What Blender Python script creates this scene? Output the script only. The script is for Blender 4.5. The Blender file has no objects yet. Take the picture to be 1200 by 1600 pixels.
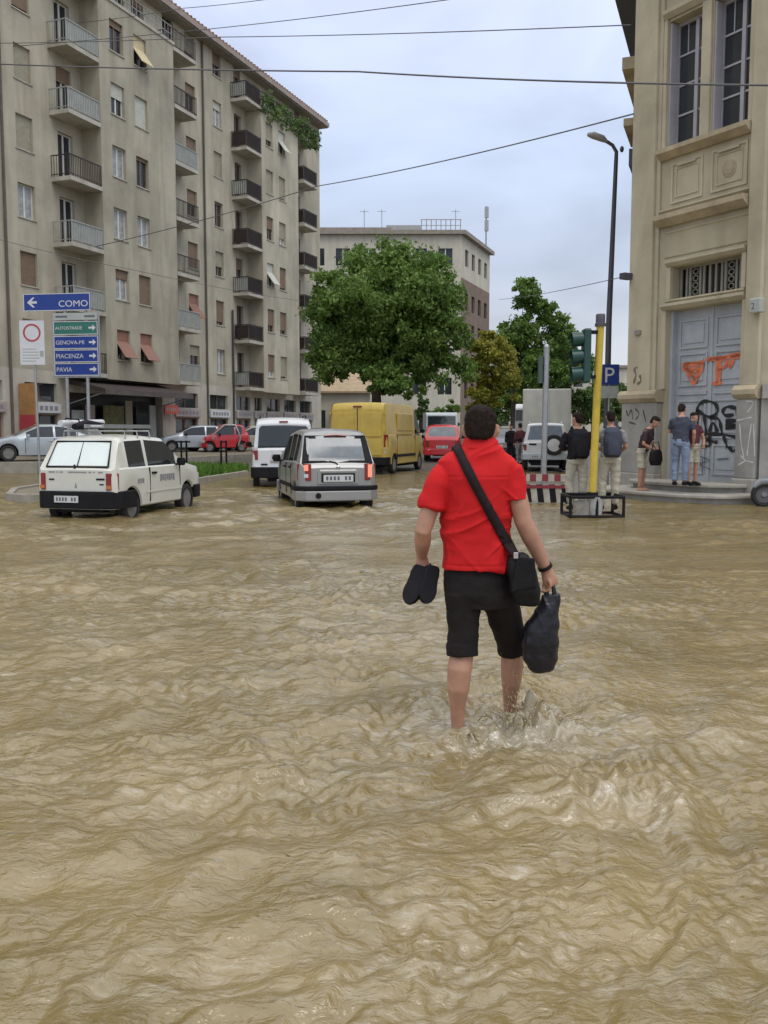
import bpy, math, random
import numpy as np
from mathutils import Vector, Matrix

random.seed(7)
rng = np.random.default_rng(11)
SC = bpy.context.scene
COL = SC.collection
R = math.radians

# ------------------------------------------------------------------ camera
CAM_H, F_PX, PITCH = 1.56, 1420.0, math.atan(127 / 1420.0)
cam_d = bpy.data.cameras.new('camera')
cam = bpy.data.objects.new('camera', cam_d)
COL.objects.link(cam)
SC.camera = cam
cam_d.sensor_fit = 'VERTICAL'
cam_d.sensor_height = 24.0
cam_d.lens = 24.0 * F_PX / 1600.0
cam_d.clip_start, cam_d.clip_end = 0.05, 3000.0
cam.location = (0, 0, CAM_H)
cam.rotation_euler = (math.pi / 2 - PITCH, 0, 0)

# ------------------------------------------------------------------ world: overcast sky
world = bpy.data.worlds.new('World')
SC.world = world
world.use_nodes = True
nt = world.node_tree
nt.nodes.clear()
N = nt.nodes.new
SUN_EL, SUN_AZ = 58.0, 150.0
out = N('ShaderNodeOutputWorld'); bg = N('ShaderNodeBackground')
sky = N('ShaderNodeTexSky'); sky.sky_type = 'NISHITA'; sky.sun_disc = False
sky.sun_elevation = R(SUN_EL); sky.sun_rotation = R(SUN_AZ)
skym = N('ShaderNodeVectorMath'); skym.operation = 'SCALE'; skym.inputs['Scale'].default_value = 0.02
nt.links.new(sky.outputs[0], skym.inputs[0])
tc = N('ShaderNodeTexCoord'); sep = N('ShaderNodeSeparateXYZ')
nt.links.new(tc.outputs['Generated'], sep.inputs[0])
ramp = N('ShaderNodeValToRGB')                      # brightness of an overcast sky rises towards the zenith
cr = ramp.color_ramp
cr.elements[0].position = 0.0; cr.elements[0].color = (0.84, 0.85, 0.89, 1)
cr.elements[1].position = 1.0; cr.elements[1].color = (2.1, 2.1, 2.1, 1)
for p_, c_ in ((0.07, (0.80, 0.82, 0.89, 1)), (0.17, (0.61, 0.68, 0.83, 1)), (0.27, (0.65, 0.75, 0.96, 1)), (0.40, (0.84, 0.93, 1.2, 1)), (0.6, (1.45, 1.50, 1.58, 1))):
    e = cr.elements.new(p_); e.color = c_
nt.links.new(sep.outputs['Z'], ramp.inputs[0])
mp = N('ShaderNodeMapping'); mp.inputs['Scale'].default_value = (1.0, 1.0, 2.6)
nt.links.new(tc.outputs['Generated'], mp.inputs[0])
nz = N('ShaderNodeTexNoise'); nz.inputs['Scale'].default_value = 2.6; nz.inputs['Detail'].default_value = 6; nz.inputs['Distortion'].default_value = 0.4
nt.links.new(mp.outputs[0], nz.inputs[0])
mr = N('ShaderNodeMapRange'); mr.inputs[1].default_value = 0.3; mr.inputs[2].default_value = 0.7; mr.inputs[3].default_value = 0.80; mr.inputs[4].default_value = 1.32
nt.links.new(nz.outputs[0], mr.inputs[0])
cm = N('ShaderNodeVectorMath'); cm.operation = 'SCALE'
nt.links.new(ramp.outputs[0], cm.inputs[0]); nt.links.new(mr.outputs[0], cm.inputs['Scale'])
ad = N('ShaderNodeVectorMath'); ad.operation = 'ADD'
nt.links.new(cm.outputs[0], ad.inputs[0]); nt.links.new(skym.outputs[0], ad.inputs[1])
nt.links.new(ad.outputs[0], bg.inputs[0]); bg.inputs[1].default_value = 1.0
nt.links.new(bg.outputs[0], out.inputs[0])

sun_d = bpy.data.lights.new('sun', 'SUN')
sun_d.energy = 1.0; sun_d.angle = R(25); sun_d.color = (1.0, 0.95, 0.88)
sun = bpy.data.objects.new('sun', sun_d); COL.objects.link(sun)
sun.rotation_euler = (R(90 - SUN_EL), 0, R(180 - SUN_AZ))
sun.location = (0, 0, 60)

vs = SC.view_settings
vs.view_transform = 'Standard'; vs.look = 'None'; vs.gamma = 1.0; vs.exposure = -0.3
vs.use_curve_mapping = False
SC.cycles.max_bounces = 6
SC.cycles.use_denoising = True

# ------------------------------------------------------------------ helpers
_c, _s = math.cos(PITCH), math.sin(PITCH)


def ray(px, py):
    a = (px - 600) / F_PX; b = (800 - py) / F_PX
    return Vector((a, _c + b * _s, -_s + b * _c))


def at(px, py, Y):                                   # point of the photograph's pixel at Y metres ahead
    r = ray(px, py)
    return Vector((0, 0, CAM_H)) + r * (Y / r.y)


def atx(px, Y):                                      # sideways metres of a pixel column at horizon level
    return (px - 600) / F_PX * Y


def _h(ix, iy, seed):
    n = (ix * 374761393 + iy * 668265263 + seed * 974634777) & 0xFFFFFFFF
    n = ((n ^ (n >> 13)) * 1274126177) & 0xFFFFFFFF
    return (((n ^ (n >> 16)) & 0xFFFF) / 65535.0)


def noise2(x, y, seed=0):                            # value noise, -1..1
    x = np.asarray(x, float); y = np.asarray(y, float)
    ix = np.floor(x).astype(np.int64); iy = np.floor(y).astype(np.int64)
    fx = x - ix; fy = y - iy
    ux = fx * fx * fx * (fx * (fx * 6 - 15) + 10); uy = fy * fy * fy * (fy * (fy * 6 - 15) + 10)
    a = _h(ix, iy, seed); b = _h(ix + 1, iy, seed); c = _h(ix, iy + 1, seed); d = _h(ix + 1, iy + 1, seed)
    return (a + (b - a) * ux + (c - a) * uy + (a - b - c + d) * ux * uy) * 2 - 1


def mat(name, col, rough=0.6, var=0.12, scale=3.0, metal=0.0, bump=0.0, bscale=30.0, streak=0.0, spec=0.5, coat=0.0, emit=None):
    m = bpy.data.materials.new(name); m.use_nodes = True
    t = m.node_tree; b = t.nodes['Principled BSDF']
    b.inputs['Roughness'].default_value = rough; b.inputs['Metallic'].default_value = metal
    b.inputs['Specular IOR Level'].default_value = spec
    b.inputs['Coat Weight'].default_value = coat
    b.inputs['Coat Roughness'].default_value = 0.08
    b.inputs['Base Color'].default_value = (*col, 1)
    if var or bump or streak:
        co = t.nodes.new('ShaderNodeTexCoord')
    if var:
        n = t.nodes.new('ShaderNodeTexNoise'); n.inputs['Scale'].default_value = scale; n.inputs['Detail'].default_value = 6; n.inputs['Roughness'].default_value = 0.62
        t.links.new(co.outputs['Object'], n.inputs[0])
        r = t.nodes.new('ShaderNodeMapRange'); r.inputs[1].default_value = 0.3; r.inputs[2].default_value = 0.7
        r.inputs[3].default_value = 1 - var; r.inputs[4].default_value = 1 + var
        t.links.new(n.outputs[0], r.inputs[0])
        v = t.nodes.new('ShaderNodeVectorMath'); v.operation = 'SCALE'; v.inputs[0].default_value = col
        t.links.new(r.outputs[0], v.inputs['Scale'])
        last = v.outputs[0]
        if streak:
            mp = t.nodes.new('ShaderNodeMapping'); mp.inputs['Scale'].default_value = (1.3, 1.3, 0.22)
            t.links.new(co.outputs['Object'], mp.inputs[0])
            n2 = t.nodes.new('ShaderNodeTexNoise'); n2.inputs['Scale'].default_value = 1.0; n2.inputs['Detail'].default_value = 8; n2.inputs['Distortion'].default_value = 0.6
            t.links.new(mp.outputs[0], n2.inputs[0])
            r2 = t.nodes.new('ShaderNodeMapRange'); r2.inputs[1].default_value = 0.42; r2.inputs[2].default_value = 0.7
            r2.inputs[3].default_value = 0.0; r2.inputs[4].default_value = streak
            t.links.new(n2.outputs[0], r2.inputs[0])
            mx = t.nodes.new('ShaderNodeMix'); mx.data_type = 'RGBA'
            t.links.new(r2.outputs[0], mx.inputs['Factor']); t.links.new(last, mx.inputs['A'])
            mx.inputs['B'].default_value = (col[0] * 0.5, col[1] * 0.46, col[2] * 0.4, 1)
            last = mx.outputs['Result']
        t.links.new(last, b.inputs['Base Color'])
    if bump:
        n3 = t.nodes.new('ShaderNodeTexNoise'); n3.inputs['Scale'].default_value = bscale; n3.inputs['Detail'].default_value = 4
        t.links.new(co.outputs['Object'], n3.inputs[0])
        bp = t.nodes.new('ShaderNodeBump'); bp.inputs['Strength'].default_value = bump; bp.inputs['Distance'].default_value = 0.02
        t.links.new(n3.outputs[0], bp.inputs['Height']); t.links.new(bp.outputs[0], b.inputs['Normal'])
    if emit:
        b.inputs['Emission Color'].default_value = (*emit[:3], 1); b.inputs['Emission Strength'].default_value = emit[3]
    return m


class MB:
    def __init__(s):
        s.v = []; s.f = []; s.mi = []

    def add(s, vs_, fs, mi=0):
        o = len(s.v); s.v += [tuple(v) for v in vs_]
        s.f += [tuple(i + o for i in f) for f in fs]; s.mi += [mi] * len(fs)
        return s

    def box(s, x0, x1, y0, y1, z0, z1, mi=0):
        v = [(x, y, z) for z in (z0, z1) for y in (y0, y1) for x in (x0, x1)]
        return s.add(v, [(0, 2, 3, 1), (4, 5, 7, 6), (0, 1, 5, 4), (2, 6, 7, 3), (0, 4, 6, 2), (1, 3, 7, 5)], mi)

    def obox(s, c, ax, ay, az, mi=0):                # centre and three half vectors
        c = Vector(c); ax = Vector(ax); ay = Vector(ay); az = Vector(az)
        v = [c + ax * i + ay * j + az * k for k in (-1, 1) for j in (-1, 1) for i in (-1, 1)]
        return s.add(v, [(0, 2, 3, 1), (4, 5, 7, 6), (0, 1, 5, 4), (2, 6, 7, 3), (0, 4, 6, 2), (1, 3, 7, 5)], mi)

    def quad(s, a, b, c, d, mi=0):
        return s.add([a, b, c, d], [(0, 1, 2, 3)], mi)

    def prism(s, poly, z0, z1, mi=0, fr=None):       # polygon in xy, extruded in z; fr maps (x, y, z)
        n = len(poly)
        v = [(p[0], p[1], z0) for p in poly] + [(p[0], p[1], z1) for p in poly]
        if fr: v = [fr(*q) for q in v]
        f = [tuple(range(n - 1, -1, -1)), tuple(range(n, 2 * n))] + [(i, (i + 1) % n, n + (i + 1) % n, n + i) for i in range(n)]
        return s.add(v, f, mi)

    def tube(s, pts, r, n=8, caps=True, flat=None, mi=0):  # r: number or list; flat: list of (a, b) scales on the two axes
        pts = [Vector(p) for p in pts]
        k = len(pts)
        rs = [r] * k if isinstance(r, (int, float)) else list(r)
        t0 = (pts[1] - pts[0]).normalized()
        up = Vector((0, 0, 1)) if abs(t0.z) < 0.9 else Vector((0, 1, 0))
        a = t0.cross(up).normalized()
        vs_ = []; fs = []
        for i, p in enumerate(pts):
            t = (pts[min(i + 1, k - 1)] - pts[max(i - 1, 0)]).normalized()
            a = (a - t * a.dot(t)).normalized(); b = t.cross(a)
            fa, fb = flat[i] if flat else (1, 1)
            for j in range(n):
                th = 2 * math.pi * j / n
                vs_.append(p + a * (math.cos(th) * rs[i] * fa) + b * (math.sin(th) * rs[i] * fb))
        for i in range(k - 1):
            for j in range(n):
                fs.append((i * n + j, i * n + (j + 1) % n, (i + 1) * n + (j + 1) % n, (i + 1) * n + j))
        if caps:
            fs.append(tuple(range(n - 1, -1, -1))); fs.append(tuple((k - 1) * n + j for j in range(n)))
        return s.add(vs_, fs, mi)

    def rings(s, rg, n=20, mi=0):                    # rg: list of (cx, cy, z, hw, hd [, squareness])
        vs_ = []; fs = []
        for q in rg:
            cx, cy, z, hw, hd = q[:5]; e = q[5] if len(q) > 5 else 1.0
            for j in range(n):
                th = 2 * math.pi * j / n; c = math.cos(th); d = math.sin(th)
                vs_.append((cx + hw * math.copysign(abs(c) ** e, c), cy + hd * math.copysign(abs(d) ** e, d), z))
        k = len(rg)
        for i in range(k - 1):
            for j in range(n):
                fs.append((i * n + j, i * n + (j + 1) % n, (i + 1) * n + (j + 1) % n, (i + 1) * n + j))
        fs.append(tuple(range(n - 1, -1, -1))); fs.append(tuple((k - 1) * n + j for j in range(n)))
        return s.add(vs_, fs, mi)

    def ball(s, c, r, n=12, m=8, mi=0):
        rx, ry, rz = (r, r, r) if isinstance(r, (int, float)) else r
        rg = []
        for i in range(m + 1):
            ph = -math.pi / 2 + math.pi * i / m
            k = max(math.cos(ph), 0.02)
            rg.append((c[0], c[1], c[2] + rz * math.sin(ph), rx * k, ry * k))
        return s.rings(rg, n, mi)

    def lathe(s, c, axis, prof, n=20, mi=0, caps=True):         # prof: list of (along axis, radius)
        ax = Vector(axis).normalized(); c = Vector(c)
        up = Vector((0, 0, 1)) if abs(ax.z) < 0.9 else Vector((0, 1, 0))
        a = ax.cross(up).normalized(); b = ax.cross(a)
        vs_ = []; fs = []
        for d, r in prof:
            for j in range(n):
                th = 2 * math.pi * j / n
                vs_.append(c + ax * d + (a * math.cos(th) + b * math.sin(th)) * r)
        k = len(prof)
        for i in range(k - 1):
            for j in range(n):
                fs.append((i * n + j, i * n + (j + 1) % n, (i + 1) * n + (j + 1) % n, (i + 1) * n + j))
        if caps: fs += [tuple(range(n - 1, -1, -1)), tuple((k - 1) * n + j for j in range(n))]
        return s.add(vs_, fs, mi)

    def wall(s, x0, x1, z0, z1, holes, y=0.0, depth=0.22, mi=0):   # wall in the xz plane with openings and their reveals
        xs = sorted({x0, x1, *[h[i] for h in holes for i in (0, 1) if x0 < h[i] < x1]})
        zs = sorted({z0, z1, *[h[i] for h in holes for i in (2, 3) if z0 < h[i] < z1]})
        for i in range(len(xs) - 1):
            for j in range(len(zs) - 1):
                cx = (xs[i] + xs[i + 1]) / 2; cz = (zs[j] + zs[j + 1]) / 2
                if any(h[0] < cx < h[1] and h[2] < cz < h[3] for h in holes): continue
                s.quad((xs[i], y, zs[j]), (xs[i + 1], y, zs[j]), (xs[i + 1], y, zs[j + 1]), (xs[i], y, zs[j + 1]), mi)
        for a, b, c, d in [h[:4] for h in holes]:
            e = y + depth
            s.quad((a, y, c), (a, y, d), (a, e, d), (a, e, c), mi); s.quad((b, y, d), (b, y, c), (b, e, c), (b, e, d), mi)
            s.quad((a, y, c), (a, e, c), (b, e, c), (b, y, c), mi); s.quad((a, y, d), (b, y, d), (b, e, d), (a, e, d), mi)
        return s

    def mesh(s, name, mats, smooth=None):
        me = bpy.data.meshes.new(name)
        me.from_pydata(s.v, [], s.f)
        for m in (mats if isinstance(mats, (list, tuple)) else [mats]): me.materials.append(m)
        if any(s.mi): me.polygons.foreach_set('material_index', s.mi)
        if smooth:
            me.polygons.foreach_set('use_smooth', [True] * len(s.f))
            me.set_sharp_from_angle(angle=R(smooth))
        me.update()
        return me

    def build(s, name, mats, parent=None, smooth=None, loc=None, bevel=0):
        o = bpy.data.objects.new(name, s.mesh(name, mats, smooth)); COL.objects.link(o)
        if parent: o.parent = parent
        if loc is not None: o.location = loc
        if bevel:
            b = o.modifiers.new('bevel', 'BEVEL'); b.width = bevel; b.segments = 2; b.limit_method = 'ANGLE'; b.angle_limit = R(40)
        return o


def link(name, me, parent=None, loc=None, rotz=0):
    o = bpy.data.objects.new(name, me); COL.objects.link(o)
    if parent: o.parent = parent
    if loc is not None: o.location = loc
    if rotz: o.rotation_euler = (0, 0, rotz)
    return o


def tag(o, label=None, cat=None, group=None, kind=None):
    if label: o['label'] = label
    if cat: o['category'] = cat
    if group: o['group'] = group
    if kind: o['kind'] = kind
    return o


def thing(name, label, cat, loc=(0, 0, 0), rotz=0, group=None):
    o = bpy.data.objects.new(name, None); COL.objects.link(o)
    o.empty_display_size = 0.2
    o.location = loc; o.rotation_euler = (0, 0, rotz)
    return tag(o, label, cat, group)


def text(name, body, size, m, parent, mtx, align='LEFT', sx=1.0):
    cu = bpy.data.curves.new('t', 'FONT'); cu.body = body; cu.size = size; cu.extrude = 0.002; cu.align_x = align; cu.resolution_u = 3
    o = bpy.data.objects.new('t', cu); COL.objects.link(o)
    dg = bpy.context.evaluated_depsgraph_get()
    me = bpy.data.meshes.new_from_object(o.evaluated_get(dg))
    bpy.data.objects.remove(o)
    me.materials.clear(); me.materials.append(m)
    q = link(name, me, parent)
    q.matrix_local = mtx @ Matrix.Diagonal((sx, 1, 1, 1))
    return q


# text that stands upright in the local xz plane, read from -y
UP = Matrix.Rotation(R(90), 4, 'X')

# ------------------------------------------------------------------ materials
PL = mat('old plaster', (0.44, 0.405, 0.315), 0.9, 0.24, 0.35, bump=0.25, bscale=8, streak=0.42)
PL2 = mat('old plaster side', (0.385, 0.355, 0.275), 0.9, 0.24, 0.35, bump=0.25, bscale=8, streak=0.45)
BAND = mat('pale base render', (0.47, 0.44, 0.375), 0.85, 0.15, 0.8, streak=0.4)
CONC = mat('balcony concrete', (0.44, 0.42, 0.36), 0.9, 0.16, 2.0, streak=0.45)
RAILW = mat('grey rail metal', (0.33, 0.34, 0.32), 0.5, 0.1)
FROST = mat('wired glass panel', (0.36, 0.38, 0.35), 0.25, 0.15, 2)
RAILD = mat('dark rail metal', (0.035, 0.025, 0.022), 0.6, 0.3, 4)
GLASS = mat('dark window glass', (0.03, 0.035, 0.04), 0.06, 0.3, 0.7)
GLASSL = mat('curtained window glass', (0.30, 0.32, 0.32), 0.12, 0.35, 3)
FRAMEW = mat('white window paint', (0.62, 0.61, 0.56), 0.5, 0.08)
FRAMEB = mat('brown window paint', (0.16, 0.11, 0.075), 0.55, 0.15)
SHB = mat('brown roller shutter', (0.20, 0.135, 0.085), 0.6, 0.15, 6)
SHG = mat('grey green roller shutter', (0.32, 0.30, 0.215), 0.6, 0.15, 6)
SHW = mat('pale roller shutter', (0.50, 0.50, 0.44), 0.6, 0.12, 6)
SHR = mat('rust red roller shutter', (0.27, 0.13, 0.09), 0.6, 0.15, 6)
SHY = mat('straw roller shutter', (0.55, 0.46, 0.27), 0.6, 0.12, 6)
ROOFM = mat('eave boards', (0.26, 0.23, 0.19), 0.8, 0.2, 2)
TILE = mat('roof tiles', (0.33, 0.19, 0.13), 0.85, 0.3, 4)
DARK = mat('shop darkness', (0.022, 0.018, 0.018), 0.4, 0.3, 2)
AWN = mat('dark awning cloth', (0.045, 0.03, 0.028), 0.8, 0.2, 3)
STONE = mat('grey stone', (0.33, 0.31, 0.27), 0.85, 0.2, 3, bump=0.3, bscale=25, streak=0.3)
YEL = mat('yellow render', (0.44, 0.388, 0.278), 0.88, 0.2, 0.7, bump=0.25, bscale=10, streak=0.4)
YEL2 = mat('yellow render pilaster', (0.465, 0.412, 0.298), 0.88, 0.2, 0.8, bump=0.25, bscale=10, streak=0.42)
MOLD = mat('dirty moulding', (0.40, 0.335, 0.225), 0.9, 0.25, 2.5, streak=0.5)
PLINTH = mat('grey plinth stone', (0.30, 0.29, 0.265), 0.8, 0.2, 1.6, bump=0.3, bscale=18, streak=0.35)
LILAC = mat('lilac grey window paint', (0.36, 0.35, 0.38), 0.55, 0.1)
DOORG = mat('grey blue door paint', (0.40, 0.425, 0.45), 0.55, 0.13, 2.5, streak=0.3)
IRON = mat('old grille iron', (0.23, 0.22, 0.18), 0.7, 0.2, 5)
BLACKP = mat('black paint', (0.012, 0.012, 0.014), 0.5, 0)
ORANGEP = mat('orange spray paint', (0.62, 0.17, 0.08), 0.6, 0.25, 7)
WHITEP = mat('white spray paint', (0.62, 0.63, 0.65), 0.6, 0.15, 6)
BLUE = mat('sign blue', (0.008, 0.035, 0.22), 0.4, 0.06)
GREENS = mat('sign green', (0.02, 0.14, 0.10), 0.4, 0.08)
SIGNW = mat('sign white', (0.55, 0.56, 0.58), 0.4, 0.06)
SIGNR = mat('sign red', (0.38, 0.05, 0.06), 0.4, 0.1)
GALV = mat('galvanised steel', (0.34, 0.35, 0.36), 0.45, 0.12, 5, metal=0.6)
POLED = mat('dark pole paint', (0.06, 0.06, 0.075), 0.5, 0.15)
YELP = mat('yellow pole paint', (0.50, 0.36, 0.04), 0.5, 0.22, 3)
TGREEN = mat('traffic light green', (0.010, 0.050, 0.042), 0.4, 0.1)
RUB = mat('tyre rubber', (0.018, 0.018, 0.018), 0.85, 0.2, 8)
RIM = mat('steel rim', (0.17, 0.165, 0.155), 0.4, 0.2, 9)
PLAST = mat('black bumper plastic', (0.009, 0.009, 0.011), 0.6, 0.3, 6, spec=0.18)
CHROME = mat('chrome', (0.6, 0.6, 0.6), 0.2, 0, metal=1.0)
PLATE = mat('licence plate', (0.52, 0.53, 0.52), 0.4, 0.05)
PLATED = mat('plate letters', (0.10, 0.10, 0.12), 0.5, 0)
TAIL = mat('red tail lamp', (0.20, 0.012, 0.012), 0.2, 0.1, 8, coat=0.5)
TAILON = mat('lit brake lamp', (0.5, 0.1, 0.07), 0.2, 0, emit=(1.0, 0.35, 0.22, 0.9))
AMB = mat('amber lamp', (0.45, 0.14, 0.03), 0.2, 0.1, coat=0.5)
LAMPC = mat('clear lamp', (0.55, 0.55, 0.55), 0.12, 0.1, coat=0.6)
CGLASS = mat('car glass', (0.022, 0.028, 0.032), 0.04, 0.2, 1.5, coat=0.3)
CGLASSL = mat('car glass pale', (0.10, 0.12, 0.14), 0.06, 0.4, 2.5, coat=0.4)
SUNSH = mat('white sunshade behind glass', (0.66, 0.72, 0.69), 0.15, 0.05, 3, coat=0.5)
PWHITE = mat('aged white car paint', (0.57, 0.565, 0.50), 0.35, 0.06, 2, coat=0.35)
PSILV = mat('silver car paint', (0.29, 0.29, 0.285), 0.38, 0.05, 2, metal=0.35, coat=0.5)
PSILV2 = mat('bluish silver paint', (0.40, 0.44, 0.47), 0.35, 0.05, 2, metal=0.3, coat=0.5)
PVAN = mat('white van paint', (0.60, 0.61, 0.62), 0.35, 0.06, 2, coat=0.4)
PYEL = mat('yellow van paint', (0.50, 0.355, 0.06), 0.45, 0.16, 1.4, coat=0.3)
PRED = mat('red car paint', (0.48, 0.02, 0.03), 0.3, 0.08, 2, coat=0.6)
PGREY = mat('grey car paint', (0.18, 0.19, 0.20), 0.35, 0.06, 2, coat=0.4)
PDARK = mat('dark car paint', (0.03, 0.02, 0.025), 0.3, 0.1, 2, coat=0.5)
TARP = mat('truck tarpaulin', (0.56, 0.56, 0.50), 0.8, 0.12, 1.4, streak=0.25)
ASPH = mat('wet asphalt', (0.075, 0.068, 0.055), 0.45, 0.25, 1.2, bump=0.2, bscale=30)
PAVE = mat('wet pavement', (0.20, 0.175, 0.125), 0.5, 0.25, 1.0, bump=0.2, bscale=20)
KERB = mat('kerb stone', (0.27, 0.25, 0.21), 0.8, 0.2, 3)
BARK = mat('bark', (0.06, 0.045, 0.032), 0.9, 0.3, 5, bump=0.4)
SKIN = mat('skin', (0.40, 0.215, 0.145), 0.5, 0.16, 11, bump=0.05, bscale=120, spec=0.35)
HAIR = mat('dark brown hair', (0.016, 0.009, 0.006), 0.7, 0.5, 45, bump=0.6, bscale=220, spec=0.2)
REDSH = mat('red cotton shirt', (0.50, 0.010, 0.012), 0.8, 0.10, 8, bump=0.12, bscale=140, spec=0.25)
BLKCL = mat('brown black cotton', (0.011, 0.008, 0.008), 0.8, 0.35, 7, bump=0.25, bscale=150, spec=0.25)
BLKLE = mat('black leather', (0.008, 0.008, 0.009), 0.5, 0.3, 14, bump=0.2, bscale=60, spec=0.2)
STRAP = mat('dark webbing', (0.018, 0.010, 0.011), 0.75, 0.2, 30, spec=0.2)
BAGP = mat('black plastic bag', (0.012, 0.012, 0.016), 0.3, 0.2, 8, bump=0.35, bscale=22, spec=0.35)
NAVY = mat('navy cloth', (0.035, 0.042, 0.065), 0.8, 0.2, 8)
BLKT = mat('black cloth', (0.012, 0.011, 0.014), 0.8, 0.2, 8, spec=0.2)
MAROON = mat('maroon cloth', (0.09, 0.018, 0.025), 0.8, 0.25, 8)
CREAM = mat('pale trouser cloth', (0.40, 0.37, 0.29), 0.8, 0.12, 6)
JEAN = mat('blue jeans', (0.17, 0.21, 0.30), 0.8, 0.2, 7)
GREYCL = mat('grey cloth', (0.22, 0.22, 0.23), 0.8, 0.2, 7)
CABLE = mat('black cable', (0.09, 0.09, 0.095), 0.6, 0)
OFFW = mat('cream office wall', (0.52, 0.49, 0.40), 0.9, 0.12, 0.4, streak=0.3)
BRICK = mat('brown clad wall', (0.20, 0.145, 0.11), 0.9, 0.2, 1.5, streak=0.3)
ORSIGN = mat('orange shop sign', (0.36, 0.19, 0.07), 0.5, 0.2, 2)
SIGNPK = mat('faded shop sign', (0.36, 0.31, 0.30), 0.5, 0.15, 3)


def leafmat(name, c0, c1, scale=1.1):
    m = bpy.data.materials.new(name); m.use_nodes = True
    t = m.node_tree; b = t.nodes['Principled BSDF']
    b.inputs['Roughness'].default_value = 0.55; b.inputs['Specular IOR Level'].default_value = 0.35
    co = t.nodes.new('ShaderNodeTexCoord'); n = t.nodes.new('ShaderNodeTexNoise')
    n.inputs['Scale'].default_value = scale; n.inputs['Detail'].default_value = 8; n.inputs['Roughness'].default_value = 0.75
    t.links.new(co.outputs['Object'], n.inputs[0])
    r = t.nodes.new('ShaderNodeValToRGB'); r.color_ramp.elements[0].position = 0.35; r.color_ramp.elements[1].position = 0.66
    r.color_ramp.elements[0].color = (*c0, 1); r.color_ramp.elements[1].color = (*c1, 1)
    t.links.new(n.outputs[0], r.inputs[0]); t.links.new(r.outputs[0], b.inputs['Base Color'])
    tr = t.nodes.new('ShaderNodeBsdfTranslucent'); t.links.new(r.outputs[0], tr.inputs[0])
    mx = t.nodes.new('ShaderNodeMixShader'); mx.inputs[0].default_value = 0.3
    t.links.new(b.outputs[0], mx.inputs[1]); t.links.new(tr.outputs[0], mx.inputs[2])
    t.links.new(mx.outputs[0], t.nodes['Material Output'].inputs[0])
    return m


LEAF = leafmat('green leaves', (0.07, 0.135, 0.026), (0.21, 0.33, 0.07), .7)
LEAFD = leafmat('dark leaves', (0.05, 0.10, 0.026), (0.15, 0.23, 0.06), .8)
LEAFY = leafmat('yellow green leaves', (0.15, 0.17, 0.02), (0.36, 0.34, 0.05))
GRASS = leafmat('grass blades', (0.06, 0.15, 0.02), (0.14, 0.26, 0.04))

# ------------------------------------------------------------------ muddy water
WATER = bpy.data.materials.new('muddy flood water'); WATER.use_nodes = True
t = WATER.node_tree; b = t.nodes['Principled BSDF']
co = t.nodes.new('ShaderNodeTexCoord')


def _noise(scale, detail, sc=(1, 1, 1), dist=0.0, rot=0.0, rough=0.6):
    mp = t.nodes.new('ShaderNodeMapping'); mp.inputs['Scale'].default_value = sc; mp.inputs['Rotation'].default_value = (0, 0, rot)
    t.links.new(co.outputs['Object'], mp.inputs[0])
    n = t.nodes.new('ShaderNodeTexNoise'); n.inputs['Scale'].default_value = scale; n.inputs['Detail'].default_value = detail
    n.inputs['Distortion'].default_value = dist; n.inputs['Roughness'].default_value = rough
    t.links.new(mp.outputs[0], n.inputs[0])
    return n.outputs[0]


def _node(kind, **k):
    n = t.nodes.new(kind)
    for q, v in k.items(): setattr(n, q, v)
    return n


def _range(src, a0, a1, b0, b1, smooth=True):
    n = _node('ShaderNodeMapRange')
    if smooth: n.interpolation_type = 'SMOOTHSTEP'
    for i, v in zip((1, 2, 3, 4), (a0, a1, b0, b1)): n.inputs[i].default_value = v
    t.links.new(src, n.inputs[0])
    return n.outputs[0]


def _math(op, a, b_):
    n = _node('ShaderNodeMath', operation=op)
    for i, v in enumerate((a, b_)):
        if isinstance(v, (int, float)): n.inputs[i].default_value = v
        else: t.links.new(v, n.inputs[i])
    return n.outputs[0]


# mud carried in the water: scattered light from below the surface does not follow the ripples, so its normal stays level
cn = _noise(0.9, 6, (0.55, 1.2, 1), 1.2, 0.35)
rp = _node('ShaderNodeValToRGB')
rp.color_ramp.elements[0].position = 0.30; rp.color_ramp.elements[0].color = (0.148, 0.106, 0.030, 1)
rp.color_ramp.elements[1].position = 0.72; rp.color_ramp.elements[1].color = (0.250, 0.186, 0.078, 1)
t.links.new(cn, rp.inputs[0])
# froth in streaked patches, plus pale sky sheen painted into the same colour
fro = _node('ShaderNodeAttribute', attribute_name='froth').outputs['Fac']
pa = _range(_noise(1.1, 5, (0.6, 1.3, 1), 0.9, 0.5), 0.42, 0.66, 0.0, 1.0)
f1 = _range(_noise(8.5, 6, (0.55, 1.5, 1), 1.3, 0.45, 0.66), 0.42, 0.68, 0.0, 1.0)
f2 = _range(_noise(30.0, 4, (0.6, 1.5, 1), 0.9, 0.3, 0.6), 0.40, 0.68, 0.35, 1.0)
cover = _math('MINIMUM', _math('ADD', _math('ADD', _math('MULTIPLY', pa, 0.40), 0.07), fro), 1.0)
foam_sheen = _math('MAXIMUM', _math('MULTIPLY', _math('MULTIPLY', cover, f1), f2), _math('MULTIPLY', _math('SUBTRACT', fro, 0.22), 0.42))
foam_sheen = _math('MAXIMUM', foam_sheen, 0.0)
mx = _node('ShaderNodeMix', data_type='RGBA')
t.links.new(foam_sheen, mx.inputs['Factor']); t.links.new(rp.outputs[0], mx.inputs['A']); mx.inputs['B'].default_value = (0.54, 0.495, 0.415, 1)
h1 = _noise(13.0, 4, (0.8, 1.25, 1), 0.9, 0.3, 0.55)
h2 = _noise(38.0, 3, (0.8, 1.3, 1), 0.6, -0.2, 0.5)
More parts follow.
